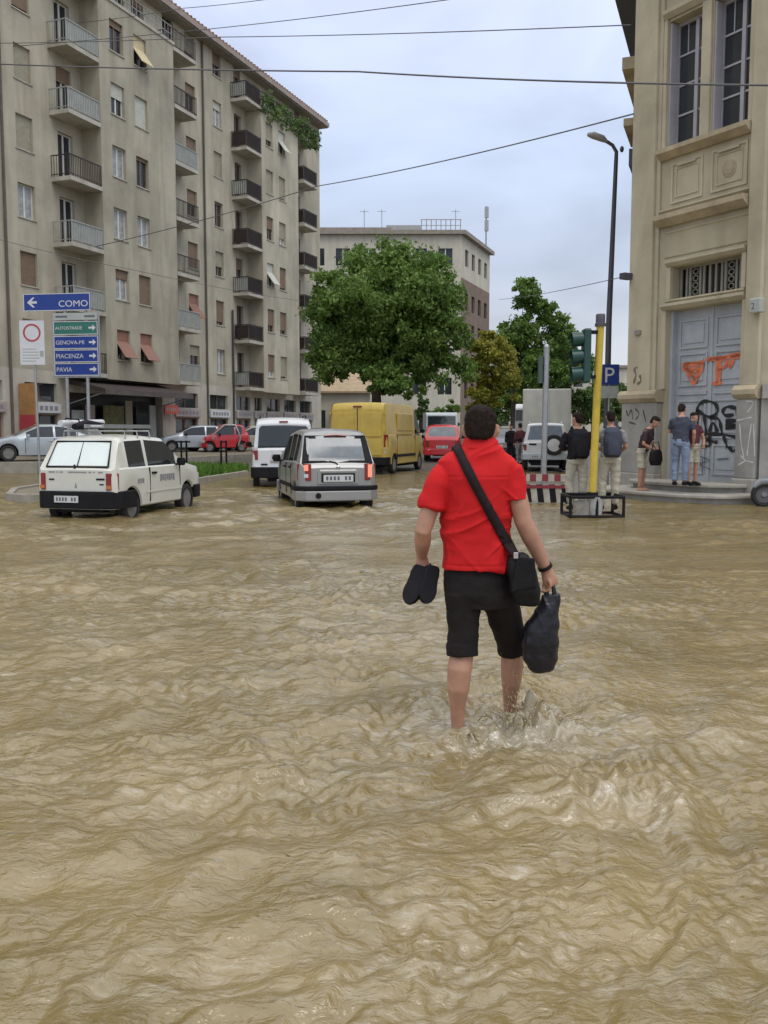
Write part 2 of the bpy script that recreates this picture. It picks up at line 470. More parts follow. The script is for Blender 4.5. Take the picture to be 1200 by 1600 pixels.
b1 = _node('ShaderNodeBump'); b1.inputs['Strength'].default_value = 0.85; b1.inputs['Distance'].default_value = 0.024
b2 = _node('ShaderNodeBump'); b2.inputs['Strength'].default_value = 0.55; b2.inputs['Distance'].default_value = 0.008
t.links.new(h1, b1.inputs['Height']); t.links.new(h2, b2.inputs['Height']); t.links.new(b1.outputs[0], b2.inputs['Normal'])
df = _node('ShaderNodeBsdfDiffuse'); gl = _node('ShaderNodeBsdfGlossy'); fr = _node('ShaderNodeFresnel'); ms = _node('ShaderNodeMixShader')
upn = _node('ShaderNodeCombineXYZ'); upn.inputs[2].default_value = 1.0
mixn = _node('ShaderNodeMix', data_type='VECTOR'); mixn.inputs['Factor'].default_value = 0.5
t.links.new(b1.outputs[0], mixn.inputs['A']); t.links.new(upn.outputs[0], mixn.inputs['B'])
nrm_ = _node('ShaderNodeVectorMath', operation='NORMALIZE'); t.links.new(mixn.outputs['Result'], nrm_.inputs[0])
t.links.new(mx.outputs['Result'], df.inputs['Color']); t.links.new(nrm_.outputs[0], df.inputs['Normal'])
gl.inputs['Roughness'].default_value = 0.05; t.links.new(b2.outputs[0], gl.inputs['Normal'])
fr.inputs['IOR'].default_value = 1.8; t.links.new(b2.outputs[0], fr.inputs['Normal'])
t.links.new(fr.outputs[0], ms.inputs[0]); t.links.new(df.outputs[0], ms.inputs[1]); t.links.new(gl.outputs[0], ms.inputs[2])
t.links.new(ms.outputs[0], t.nodes['Material Output'].inputs[0])
t.nodes.remove(b)
SPLASH = mat('muddy splash', (0.46, 0.38, 0.23), 0.15, 0.3, 14, spec=0.6)
SPLASH.node_tree.nodes['Principled BSDF'].inputs['Transmission Weight'].default_value = 0.25
SPLASH.node_tree.nodes['Principled BSDF'].inputs['IOR'].default_value = 1.33

# (x, y, radius, extra agitation)
STIRS = [(0.52, 4.75, 0.75, 1.6), (0.8, 4.9, 0.45, 2.0), (0.75, 4.0, 0.9, 0.8), (1.05, 3.6, 0.3, 1.6), (-5.3, 16.2, 1.5, 1.5), (-3.9, 18.4, 1.5, 2.2), (-1.0, 17.6, 2.2, 1.2),
         (3.9, 16.2, 1.0, 1.6), (2.2, 15.0, 3.0, 0.8), (-1.2, 15.5, 3.0, 0.8), (0.4, 24.0, 2.0, 2.0), (4.6, 14.0, 2.0, 0.9), (-0.6, 3.7, 0.8, 0.7)]


def water_height(X, Y, sp):
    wr = np.random.default_rng(3)
    wx = noise2(X * 1.1, Y * 1.1, 3) * 0.16 + noise2(X * 3.7, Y * 3.7, 4) * 0.05
    wy = noise2(X * 1.1 + 40, Y * 1.1, 5) * 0.16 + noise2(X * 3.7, Y * 3.7 + 9, 6) * 0.05
    x = X + wx; y = Y + wy
    st = np.zeros_like(X)
    for (sx, sy, rr, k) in STIRS:
        st += k * np.exp(-((X - sx) ** 2 + (Y - sy) ** 2) / (rr * rr))
    st = np.clip(st, 0, 2.4)
    ca, sa = math.cos(0.5), math.sin(0.5)
    u = X * ca + Y * sa; v = -X * sa + Y * ca
    h = np.zeros_like(X)
    bands = ((0.55, 1.6, 8, 0.024, 0.35, 1), (0.22, 0.55, 20, 0.036, 0.6, 2), (0.10, 0.22, 26, 0.046, 1.0, 3), (0.045, 0.10, 26, 0.036, 1.5, 4))
    for (l0, l1, n, sl, ef, sd) in bands:
        env = np.clip(0.55 + (0.55 - 0.28 * np.tanh((X - 0.9 - .12 * Y) * 1.2)) * 0.35 + 1.0 * noise2(u * ef * 0.8 + 7 * sd, v * ef * 1.7, 60 + sd) + 0.4 * noise2(X * ef * 2.3, Y * ef * 2.3, 70 + sd), 0.05, 1.75)
        hb = np.zeros_like(X)
        for _ in range(n):
            lam = math.exp(wr.uniform(math.log(l0), math.log(l1)))
            th = math.radians(105) + wr.normal() * 0.75
            ph = wr.uniform(0, 2 * math.pi); a = sl * wr.uniform(0.6, 1.4) * lam / (2 * math.pi)
            q = np.sin((x * math.cos(th) + y * math.sin(th)) * 2 * math.pi / lam + ph)
            hb += a * (q + 0.35 * q * np.abs(q)) * np.clip((lam / sp - 2.5) / 3.0, 0, 1)
        h += hb * env * (1 + 0.45 * st)
    # wading ripples
    for (sx, sy, a0, lam) in ((0.38, 4.56, 0.009, 0.16), (0.78, 4.95, 0.014, 0.19)):
        d = np.hypot(X - sx, (Y - sy) * 1.1)
        h += a0 * np.cos((d + 0.09 * wx * 5) * 2 * math.pi / lam) * np.exp(-((d - 0.22) / 0.28) ** 2)
    # water thrown up round the legs
    sx, sy = X - 0.77, Y - 4.72
    env = 0.135 * np.exp(-((sx / .13) ** 2 + (sy / .10) ** 2)) + .06 * np.exp(-(((sx - .05) / .28) ** 2 + ((sy + .16) / .16) ** 2)) + .05 * np.exp(-(((sx + .12) / .07) ** 2 + ((sy + .05) / .06) ** 2)) + .085 * np.exp(-(((sx - .16) / .13) ** 2 + ((sy + .02) / .10) ** 2)) + .045 * np.exp(-(((X - .40) / .10) ** 2 + ((Y - 4.63) / .08) ** 2)) + .03 * np.exp(-(((sx - .02) / .26) ** 2 + ((sy + .14) / .16) ** 2))
    env = env + .05 * np.exp(-(((X - 1.02) / .16) ** 2 + ((Y - 3.70) / .05) ** 2)) + .03 * np.exp(-(((X + .15) / .12) ** 2 + ((Y - 3.2) / .06) ** 2))
    wq = noise2(sx * 9, sy * 9, 80) * .03
    spk = np.clip(1 - np.abs(noise2((sx + wq) * 14, (sy - wq) * 10, 81)), 0, 1) ** 1.4
    spk2 = np.clip(1 - np.abs(noise2((sx - wq) * 34, (sy + wq) * 26, 82)), 0, 1) ** 2
    ch = np.exp(-(((X - .78) / .48) ** 2 + ((Y - 4.25) / .42) ** 2)) + .7 * np.exp(-(((X - 1.05) / .3) ** 2 + ((Y - 3.6) / .2) ** 2))
    h += ch * (.013 * noise2(X * 9 + wx * 8, Y * 10, 91) + .010 * (1 - np.abs(noise2(X * 13, Y * 16 + wy * 9, 92))) ** 3 + .006 * noise2(X * 26, Y * 30, 93))
    h += env * (.42 + .46 * spk * (.6 + .5 * spk2) + .3 * noise2(sx * 20, sy * 20, 83))
    fr_ = np.clip(env * 9, 0, .75) + .28 * ch * np.clip(noise2(X * 5, Y * 6, 94) + .5, 0, 1) + .16 * st * np.clip(noise2(X * 2.2, Y * 3.0, 90) + .6, 0, 1)
    return h, fr_


def seg(a, b, st): return np.arange(a, b, st)


ys = np.concatenate([[-40, -20, -8, -2, 0.4, 1.2], seg(1.7, 5.6, 0.0125), seg(5.6, 10, 0.022), seg(10, 26, 0.06), seg(26, 60, 0.35), [62, 66, 75]])
core = np.linspace(-1, 1, 540)
ux = np.concatenate([[-14, -6, -3, -1.8, -1.3], core, [1.3, 1.8, 3, 6, 14]])
half = 0.50 * np.maximum(ys, 1.7) + 0.55
GX = ux[None, :] * half[:, None]; GY = np.repeat(ys[:, None], len(ux), 1)
SPC = np.maximum(np.gradient(ys)[:, None], (half * 2 / 540)[:, None]) + 0 * GX
GZ, FROTH = water_height(GX, GY, SPC)
fade = np.clip((1.35 - np.abs(ux)) / 0.35, 0, 1)[None, :] * np.clip((GY - 1.0) / 0.6, 0, 1) * np.clip((62 - GY) / 8, 0, 1)
GZ = GZ * fade
nr, ncl = GX.shape
me = bpy.data.meshes.new('flood_water')
co_ = np.stack([GX, GY, GZ], -1).reshape(-1, 3).astype(np.float32)
idx = np.arange(nr * ncl).reshape(nr, ncl)
quads = np.stack([idx[:-1, :-1], idx[:-1, 1:], idx[1:, 1:], idx[1:, :-1]], -1).reshape(-1)
nq = len(quads) // 4
me.vertices.add(len(co_)); me.vertices.foreach_set('co', co_.ravel())
me.loops.add(len(quads)); me.loops.foreach_set('vertex_index', quads.astype(np.int32))
me.polygons.add(nq); me.polygons.foreach_set('loop_start', np.arange(0, nq * 4, 4, dtype=np.int32))
me.polygons.foreach_set('use_smooth', np.ones(nq, bool))
me.update(calc_edges=True); me.materials.append(WATER)
at_ = me.attributes.new('froth', 'FLOAT', 'POINT'); at_.data.foreach_set('value', FROTH.ravel().astype(np.float32))
tag(link('flood_water', me), kind='structure')

# ------------------------------------------------------------------ ground, road, pavements, island
mb = MB()
gx = [-900, -200, -60, -30, 0, 30, 60, 200, 900]
gy = [(-200, -0.16), (28, -0.16), (52, 0.36), (75, 0.36), (140, 0.36), (300, 0.36), (1500, 0.36)]
for j in range(len(gy) - 1):
    for i in range(len(gx) - 1):
        mb.quad((gx[i], gy[j][0], gy[j][1]), (gx[i + 1], gy[j][0], gy[j][1]), (gx[i + 1], gy[j + 1][0], gy[j + 1][1]), (gx[i], gy[j + 1][0], gy[j + 1][1]))
tag(mb.build('ground', ASPH), kind='structure')

AP = [(-40, 33.6), (-11.2, 33.8), (-8.6, 40.5), (-6.8, 46), (-3.2, 56), (1.5, 68), (-4, 72), (-40, 60)]
mb = MB().prism(AP, -0.2, 0.37)
tag(mb.build('pavement', PAVE, bevel=0.03), kind='structure')
# kerb stones along the front of the pavement
mb = MB()
kb = [AP[0], AP[1], AP[2], AP[3], AP[4], AP[5]]
for a, b_ in zip(kb[:-1], kb[1:]):
    a = Vector((*a, 0)); b_ = Vector((*b_, 0)); L = (b_ - a).length; d = (b_ - a) / L; q = Vector((d.y, -d.x, 0))
    k = max(1, int(L / 1.6))
    for i in range(k):
        p0 = a + d * (L * i / k + 0.01); p1 = a + d * (L * (i + 1) / k - 0.01)
        mb.obox((p0 + p1) / 2 + q * 0.05 + Vector((0, 0, 0.12)), (p1 - p0) / 2, q * 0.11, (0, 0, 0.275))
tag(mb.build('kerb', KERB), kind='structure')

ISL = [(-8.45, 20.25), (-7.75, 19.75), (-7.1, 20.6), (-6.35, 23.0), (-5.55, 26.4), (-4.75, 31.8), (-5.6, 33.2), (-8.2, 31.2), (-9.1, 26.0), (-9.15, 22.3)]
root = thing('traffic_island', 'grassy traffic island with stone kerb behind the white hatchback', 'traffic island', (-7.0, 26, 0))
tag(root, kind='structure')
cx0, cy0 = -7.0, 26
MB().prism([((x - cx0) * 0.96, (y - cy0) * 0.975) for x, y in ISL], -0.2, 0.12).build('island_paving', PAVE, root)
nI = len(ISL)
for i in range(nI):
    a = Vector((*ISL[i], 0)) - Vector((cx0, cy0, 0)); b_ = Vector((*ISL[(i + 1) % nI], 0)) - Vector((cx0, cy0, 0))
    L = (b_ - a).length; d = (b_ - a) / L; q = Vector((-d.y, d.x, 0))
    k = max(1, round(L / 1.1))
    for j in range(k):
        p0 = a + d * (L * j / k + 0.008); p1 = a + d * (L * (j + 1) / k - 0.008)
        MB().obox((p0 + p1) / 2 + q * 0.07 + Vector((0, 0, -0.03)), (p1 - p0) / 2, q * 0.075, (0, 0, 0.2)).build('kerb_stone', KERB, root, bevel=0.015)
# grass
mb = MB()
for i in range(5200):
    while True:
        fx, fy = random.random(), random.random()
        y = 25.8 + fy * 6.9
        xl = -8.6 + (y - 25.8) * 0.1; xr = -5.75 + (y - 26.4) * 0.148
        x = xl + fx * (xr - xl)
        break
    a = random.uniform(0, 6.28); hgt = random.uniform(0.12, 0.42); w = random.uniform(0.02, 0.05)
    d = Vector((math.cos(a), math.sin(a), 0)); ln = Vector((random.gauss(0, .09), random.gauss(0, .09), 0))
    p = Vector((x, y, 0.11))
    mb.add([p - d * w, p + d * w, p + ln * 0.5 + d * w * 0.7 + Vector((0, 0, hgt * .6)), p + ln + Vector((0, 0, hgt)), p + ln * 0.5 - d * w * .7 + Vector((0, 0, hgt * .6))], [(0, 1, 2, 3, 4)])
tag(mb.build('grass', GRASS), kind='stuff')

# ------------------------------------------------------------------ apartment block on the left
DX, DY = 0.355, 0.935
S0 = 30.0
ORG = Vector((-31.05 * 0.935, 31.05 * 0.355, 0)) + Vector((DX, DY, 0)) * S0
apt = thing('apartment_building', 'long seven storey beige apartment block with balconies and shops at street level', 'building', ORG, math.atan2(DY, DX))
LV = [None] + [4.45 + 3.1 * (k - 1) for k in range(1, 8)]
BP = -1.15                                            # how far the bays stand out
TOPB = 23.1


def X(s): return s - S0


win_main, win_C, win_F = [], [], []                   # (s0, s1, z0, z1, shutter material, drop, light, tilted)
shut = {'A': [(SHW, .15, 1, 0), (SHB, 1, 0, 0), (None, 0, 1, 0), (SHG, 1, 0, 0), (SHG, 1, 0, 0), (SHB, .9, 0, 0), (SHB, .8, 0, 0)],
        'C1': [(SHR, .45, 0, 1), (SHB, .3, 1, 0), (None, 0, 1, 0), (None, 0, 1, 0), (SHW, .45, 0, 0), (SHB, .2, 0, 0)],
        'C2': [(SHR, .45, 0, 1), (SHB, 1, 0, 0), (None, 0, 1, 0), (SHB, .12, 0, 0), (SHW, 1, 0, 0), (SHY, .35, 0, 1)],
        'D': [(SHG, .4, 0, 0), (SHR, .35, 0, 1), (SHB, 1, 0, 0), (SHB, .5, 0, 0), (SHB, .4, 0, 0), (SHB, .4, 0, 0), (SHG, .8, 0, 0)],
        'E': [(None, 0, 1, 0), (SHB, .85, 0, 0), (SHG, .6, 0, 0), (SHB, .1, 0, 0), (SHG, 1, 0, 0), (SHW, .3, 1, 0), (SHB, .55, 0, 0)],
        'F1': [(SHB, .7, 1, 0), (SHB, .7, 0, 0), (SHW, .4, 0, 1), (SHB, .5, 0, 0), (SHG, 1, 0, 0), (SHG, .7, 0, 0)],
        'F2': [(SHG, .9, 0, 0), (SHB, .8, 0, 0), (SHB, .9, 0, 0), (SHG, .7, 1, 0), (SHG, .9, 0, 0), (SHW, .45, 0, 1)]}


def col(lst, s0, s1, key, kk, h0=0.8, h1=2.35):
    for i, k in enumerate(kk):
        lst.append((s0, s1, LV[k] + h0, LV[k] + h1, *shut[key][i]))


col(win_main, 34.25, 35.35, 'A', range(1, 8))
col(win_main, 48.35, 49.45, 'D', range(1, 8))
col(win_main, 51.5, 52.5, 'E', range(1, 8))
col(win_C, 39.75, 40.85, 'C1', range(1, 7)); col(win_C, 41.75, 42.85, 'C2', range(1, 7))
col(win_F, 56.3, 57.3, 'F1', range(1, 7)); col(win_F, 58.15, 59.15, 'F2', range(1, 7))
for k in range(1, 8): win_main.append((63.0, 63.8, LV[k] + 0.3, LV[k] + 2.35, SHB, .5, 0, 0))
for s_ in (39.6, 41.4, 43.2, 56.5, 58.5, 60.0): win_main.append((s_, s_ + 1.15, LV[7] + 0.3, LV[7] + 1.95, SHB, .2, 0, 0))
doors = []
for k in range(1, 8):
    doors.append((37.05, 38.15, LV[k] + 0.02, LV[k] + 2.35, 'w'))
    doors.append((46.1, 47.2, LV[k] + 0.02, LV[k] + 2.35, 'b'))
    doors.append((54.1, 55.0, LV[k] + 0.02, LV[k] + 2.35, 'b'))

holes = [(X(w[0]), X(w[1]), w[2], w[3]) for w in win_main] + [(X(d[0]), X(d[1]), d[2], d[3]) for d in doors]
mb = MB(); mb.wall(X(8), X(67.4), 4.45, 25.25, holes)
# end walls, back, top
mb.quad((X(67.4), 0, 0), (X(67.4), 12, 0), (X(67.4), 12, 25.25), (X(67.4), 0, 25.25)); mb.quad((X(8), 12, 0), (X(8), 0, 0), (X(8), 0, 25.25), (X(8), 12, 25.25))
mb.quad((X(67.4), 12, 0), (X(8), 12, 0), (X(8), 12, 25.25), (X(67.4), 12, 25.25))
mb.build('wall', PL, apt)
for (a, b_, ws) in ((38.88, 45.42, win_C), (55.7, 61.2, win_F)):
    hs = [(X(w[0]), X(w[1]), w[2], w[3]) for w in ws]
    mb = MB(); mb.wall(X(a), X(b_), 4.2, TOPB, hs, y=BP)
    mb.quad((X(a), 0, 4.2), (X(a), BP, 4.2), (X(a), BP, TOPB), (X(a), 0, TOPB)); mb.quad((X(b_), BP, 4.2), (X(b_), 0, 4.2), (X(b_), 0, TOPB), (X(b_), BP, TOPB))
    mb.quad((X(a), BP, TOPB), (X(b_), BP, TOPB), (X(b_), 0, TOPB), (X(a), 0, TOPB)); mb.quad((X(a), 0, 4.2), (X(b_), 0, 4.2), (X(b_), BP, 4.2), (X(a), BP, 4.2))
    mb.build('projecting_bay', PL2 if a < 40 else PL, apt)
    mb = MB().box(X(a) - .05, X(b_) + .05, BP - 0.06, -0.002, TOPB, TOPB + 0.16)
    mb.build('bay_coping', CONC, apt)
    # terrace rail above the bay
    mb = MB()
    for zz in (0.55, 0.98): mb.tube([(X(a) + .05, BP + .05, TOPB + zz), (X(b_) - .05, BP + .05, TOPB + zz)], 0.025, 6)
    k = int((b_ - a) / 0.32)
    for i in range(k + 1):
        xx = X(a) + .06 + (b_ - a - .12) * i / k
        mb.tube([(xx, BP + .05, TOPB + .16), (xx, BP + .05, TOPB + .98)], 0.014, 4)
    mb.build('terrace_railing', RAILW if a < 40 else RAILD, apt)

_wc = {}


def window(parent, x, y, z0, z1, w, m_frame, m_glass, sm, drop, tilted, leaves=2):
    h = z1 - z0
    key = (round(w, 2), round(h, 2), m_frame.name, leaves)
    if key not in _wc:
        mb = MB(); e = 0.07
        mb.box(0, e, 0, .06, 0, h); mb.box(w - e, w, 0, .06, 0, h); mb.box(e, w - e, 0, .06, 0, e); mb.box(e, w - e, 0, .06, h - e, h)
        for i in range(1, leaves): mb.box(w * i / leaves - .05, w * i / leaves + .05, -.01, .06, e, h - e)
        _wc[key] = mb.mesh('window', m_frame)
    o = link('window', _wc[key], parent, (x, y + 0.17, z0))
    pw = (w - .14) / leaves
    for i in range(leaves):
        k2 = ('p', round(w, 2), round(h, 2), m_glass.name, leaves)
        if k2 not in _wc: _wc[k2] = MB().box(.0, pw - .03, .03, .045, .06, h - .06).mesh('pane', m_glass)
        link('pane', _wc[k2], o, (.085 + pw * i, 0, 0))
    if sm and drop > 0:
        k3 = ('s', round(w, 2), round(h, 2), sm.name, drop, tilted)
        if k3 not in _wc:
            mb = MB(); ns = max(3, int(h * drop / 0.085))
            if not tilted:
                for i in range(ns):
                    za = h - h * drop * i / ns; zb_ = h - h * drop * (i + 1) / ns
                    mb.box(.012, w - .012, -.055, -.02, zb_ + .008, za)
            else:
                top = h * (1 - drop) if drop < .9 else h
                mb.box(.012, w - .012, -.055, -.02, h * .62, h)           # upper part in its guides
                for i in range(9):
                    a = Vector((w / 2, -.05 - .62 * i / 9, h * .62 - h * .62 * .9 * i / 9)); b2 = Vector((w / 2, -.05 - .62 * (i + 1) / 9, h * .62 - h * .62 * .9 * (i + 1) / 9))
                    mb.obox((a + b2) / 2, (w / 2 - .02, 0, 0), (b2 - a) * .46, (0, .012, -.012))
            _wc[k3] = mb.mesh('shutter', sm)
        link('shutter', _wc[k3], o)
    k4 = ('sill', round(w, 2), leaves)
    if leaves == 2:
        if k4 not in _wc: _wc[k4] = MB().box(-.06, w + .06, -.22, -.0, -.06, -.003).mesh('sill', CONC)
        link('sill', _wc[k4], o)
    return o


for lst, yy in ((win_main, 0), (win_C, BP), (win_F, BP)):
    for (a, b_, z0, z1, sm, dr, light, tl) in lst:
        window(apt, X(a), yy, z0, z1, b_ - a, FRAMEW if light or sm in (SHW,) else FRAMEB, GLASSL if light else GLASS, sm, dr, tl)
for i, (a, b_, z0, z1, kd) in enumerate(doors):
    o = window(apt, X(a), 0, z0, z1, b_ - a, FRAMEW if kd == 'w' else FRAMEB, GLASS, None if i % 4 else SHB, .3, 0, leaves=2)
    o.name = 'balcony_door'


def balcony(s0, s1, k, style, left_free=True):
    o = MB().box(X(s0), X(s1), BP - .02, -.002, LV[k] - .2, LV[k] - .003).build('balcony', CONC, apt)
    z = LV[k]
    mb = MB()
    y0 = BP + .03
    rm = RAILW if style == 'glass' else RAILD
    mb.box(X(s0), X(s1) - .02, y0 - .025, y0 + .025, z + .98, z + 1.03)
    mb.box(X(s0) + .005, X(s0) + .045, y0, -.01, z + .98, z + 1.03)
    mb.box(X(s0), X(s1) - .02, y0 - .02, y0 + .02, z + .10, z + .13)
    mb.box(X(s0) + .005, X(s0) + .045, y0, -.01, z + .10, z + .13)
    n = int((s1 - s0) / 0.13)
    for i in range(n + 1):
        xx = X(s0) + .02 + (s1 - s0 - .06) * i / n
        t_ = .022 if i % 6 == 0 else .009
        mb.box(xx - t_, xx + t_, y0 - .012, y0 + .012, z, z + .98)
    for i in range(8):
        yy = y0 + (abs(BP) - .05) * i / 7
        mb.box(X(s0) + .012, X(s0) + .036, yy - .009, yy + .009, z, z + .98)
    mb.build('railing', rm, o)
    front = MB().box(X(s0) + .05, X(s1) - .06, y0 + .018, y0 + .03, z + .14, z + .96)
    side = MB().box(X(s0) + .042, X(s0) + .052, y0 + .05, -.06, z + .14, z + .96)
    if style == 'glass':
        front.build('panel', FROST, o); 
    elif style == 'dark':
        front.build('panel', RAILD, o); side.build('panel', RAILD, o)
    elif style == 'darkfront':
        front.build('panel', RAILD, o); side.build('panel', FROST, o)
    return o


for k in range(1, 8):
    balcony(36.5, 38.86, k, 'glass' if k in (2, 3, 5, 6) else 'open')
    balcony(45.44, 47.8, k, 'glass' if k in (1, 2, 5) else 'open')
    balcony(53.65, 55.66, k, {1: 'darkfront', 2: 'dark', 3: 'darkfront', 4: 'dark', 5: 'darkfront', 6: 'dark', 7: 'darkfront'}[k])
    balcony(62.2, 64.5, k, 'dark')

# eaves, fascia, roof
MB().box(X(7.6), X(67.5), -0.7, 0.3, 25.25, 25.42).build('eave', ROOFM, apt)
MB().box(X(7.6), X(67.55), -0.81, -0.68, 25.32, 25.62).build('gutter', mat('gutter', (0.30, 0.25, 0.22), .7, .2), apt)
mb = MB()
mb.quad((X(7.4), -.75, 25.64), (X(67.6), -.75, 25.64), (X(67.6), 6, 28.2), (X(7.4), 6, 28.2)); mb.quad((X(67.6), 13, 25.6), (X(7.4), 13, 25.6), (X(7.4), 6, 28.2), (X(67.6), 6, 28.2))
mb.add([(X(67.6), -.75, 25.6), (X(67.6), 13, 25.6), (X(67.6), 6, 28.2)], [(0, 1, 2)])
for i in range(150):
    xx = X(7.5) + 60.0 * i / 150
    mb.tube([(xx, -.83, 25.67), (xx, .05, 25.98)], 0.09, 5)
mb.build('roof', TILE, apt)
for s_ in (33.3, 50.2):
    MB().tube([(X(s_), -.09, 0.3), (X(s_), -.09, 25.3)], 0.065, 8).build('downpipe', mat('pipe', (0.10, 0.085, 0.07), .6, .2), apt)
MB().tube([(X(53.4), -.1, 0.3), (X(53.4), -.1, 9.5)], 0.07, 8).build('downpipe', mat('pipe dark', (0.06, 0.05, 0.06), .6, .2), apt)
# TV aerial on the ridge
P = at(328, 50, 58) - ORG
ax_ = P.x * DX + P.y * DY; 
mb = MB(); zt = 27.3
xa_, ya_ = ax_, 3.2
mb.tube([(xa_, ya_, 26.5), (xa_, ya_, 31.0)], 0.035, 5)
for zz, L in ((30.9, .5), (30.5, .8), (29.7, .35)):
    mb.tube([(xa_ - L, ya_ - L * .6, zz), (xa_ + L, ya_ + L * .6, zz)], 0.025, 4)
    for q in (-.9, -.5, 0, .5, .9): mb.tube([(xa_ + L * q - .18, ya_ + L * .6 * q + .25, zz), (xa_ + L * q + .18, ya_ + L * .6 * q - .25, zz)], .015, 4)
mb.build('aerial', GALV, apt)

# ground floor: base wall with shop openings
bays = [(30.7, 32.8), (34.2, 36.4), (46.6, 49.1), (50.5, 52.7), (53.8, 55.7), (56.3, 57.4), (58.1, 60.1), (60.8, 62.8), (63.5, 65.6)]
holes = []
for a, b_ in bays: holes += [(X(a), X(b_), 2.95, 3.85), (X(a), X(b_), 0.38, 2.35)]
holes.append((X(37.2), X(45.3), 0.4, 3.5))
mb = MB(); mb.wall(X(8), X(67.4), 0, 4.448, holes, y=-.03, depth=.5)
mb.build('ground_floor_wall', BAND, apt)
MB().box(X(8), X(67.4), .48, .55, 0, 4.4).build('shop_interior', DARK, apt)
for i, (a, b_) in enumerate(bays):
    w = b_ - a
    o = MB().box(X(a) - .12, X(b_) + .12, -.16, -.035, 2.42, 2.88).build('shop_sign', [SIGNPK, SIGNW, SIGNPK, SIGNW, SIGNPK, SIGNPK, SIGNPK, SIGNPK, SIGNPK][i], apt)
    mb = MB()
    for q in range(6): mb.box(X(a) + .15 + w * q / 6.5, X(a) + .15 + w * q / 6.5 + w * .1, -.168, -.161, 2.55, 2.75)
    tag(mb.build('lettering', GREYCL, o), kind='stuff')
    mb = MB(); mb.box(X(a), X(a) + .07, .1, .16, .38, 2.35); mb.box(X(b_) - .07, X(b_), .1, .16, .38, 2.35); mb.box(X(a) + w / 2 - .04, X(a) + w / 2 + .04, .1, .16, .38, 2.35)
    mb.box(X(a) + .07, X(b_) - .07, .1, .16, 2.27, 2.35)
    o = mb.build('shop_door', FRAMEB if i % 2 else SHR, apt)
    MB().box(X(a) + .05, X(b_) - .05, .2, .215, .4, 2.33).build('pane', GLASS, o)
    o = MB().box(X(a), X(b_), .16, .18, 2.95, 3.85).build('transom', GLASS, apt)
    MB().box(X(a) + w / 2 - .03, X(a) + w / 2 + .03, .12, .158, 2.95, 3.85).build('transom_bar', FRAMEB, o)
# cafe awning and its front
mb = MB()
mb.prism([(-2.35, 3.42), (-2.35, 3.62), (-.04, 4.18), (-.04, 3.9)], X(37.1), X(44.9), fr=lambda a, b_, c: (c, a, b_))
o = mb.build('awning', AWN, apt)
MB().box(X(37.1), X(44.9), -2.38, -2.352, 3.36, 3.62).build('valance', mat('awning valance', (.10, .085, .08), .8, .3, 3), o)
for s_ in (37.2, 44.8): MB().tube([(X(s_), -.05, 2.9), (X(s_), -2.3, 3.45)], .03, 6).build('awning_arm', GALV, o)
for i, (a, b_, m_, z0, z1) in enumerate([(37.5, 38.4, GLASSL, .5, 2.6), (38.6, 39.3, SIGNPK, .5, 2.9), (40.0, 41.7, mat('yellow green poster', (.16, .17, .07), .6, .5, 3), 1.2, 2.9), (41.9, 42.5, CREAM, .5, 3.2), (42.8, 44.0, GLASS, .5, 3.2), (44.1, 44.7, FROST, .5, 3.0)]):
    MB().box(X(a), X(b_), -.0 + .02 * (i % 2), .06 + .02 * (i % 2), z0, z1).build('cafe_front_panel', m_, apt)
o = MB().box(X(44.85), X(46.2), -.5, -.4, 2.55, 3.05).build('shop_sign', mat('red shop sign', (.55, .10, .06), .5, .15), apt)
mb = MB()
for q in range(5): mb.box(X(44.98) + .22 * q, X(44.98) + .22 * q + .13, -.51, -.503, 2.7, 2.9)
tag(mb.build('lettering', SIGNPK, o), kind='stuff')
o = MB().box(X(33.75), X(33.9), -1.0, -.1, 1.9, 3.75).build('banner_sign', ORSIGN, apt)
o2 = MB().box(X(33.72), X(33.93), -.99, -.11, 1.5, 2.3).build('banner_foot', SIGNR, o)
# plants on the right hand terrace
def leafcloud(mb, pts, size, up=0.4):
    for p in pts:
        d = Vector((random.gauss(0, 1), random.gauss(0, 1), random.gauss(0, .7) + up))
        if d.length < .01: d = Vector((0, 0, 1))
        d.normalize(); a = d.orthogonal().normalized(); a.rotate(Matrix.Rotation(random.uniform(0, 6.28), 3, d)); b_ = d.cross(a)
        L = size * random.uniform(.6, 1.25); W = L * random.uniform(.42, .62); p = Vector(p)
        mb.add([p - a * L, p + b_ * W + d * L * .15, p + a * L, p - b_ * W + d * L * .15], [(0, 1, 2, 3)])


mb = MB(); pts = []
for i in range(1500):
    x = random.uniform(X(55.6), X(64.6)); dens = noise2(x * .9, 0.3, 5)
    z = TOPB + random.uniform(-.75, 1.25) * (0.8 + .5 * float(dens))
    pts.append((x, BP + random.gauss(-.08, .16), z))
leafcloud(mb, pts, .13)
o = mb.build('terrace_plants', LEAFD); o.location = ORG; o.rotation_euler = (0, 0, math.atan2(DY, DX))
tag(o, 'dark green plants hanging over the top floor terrace of the apartment block', 'plants')

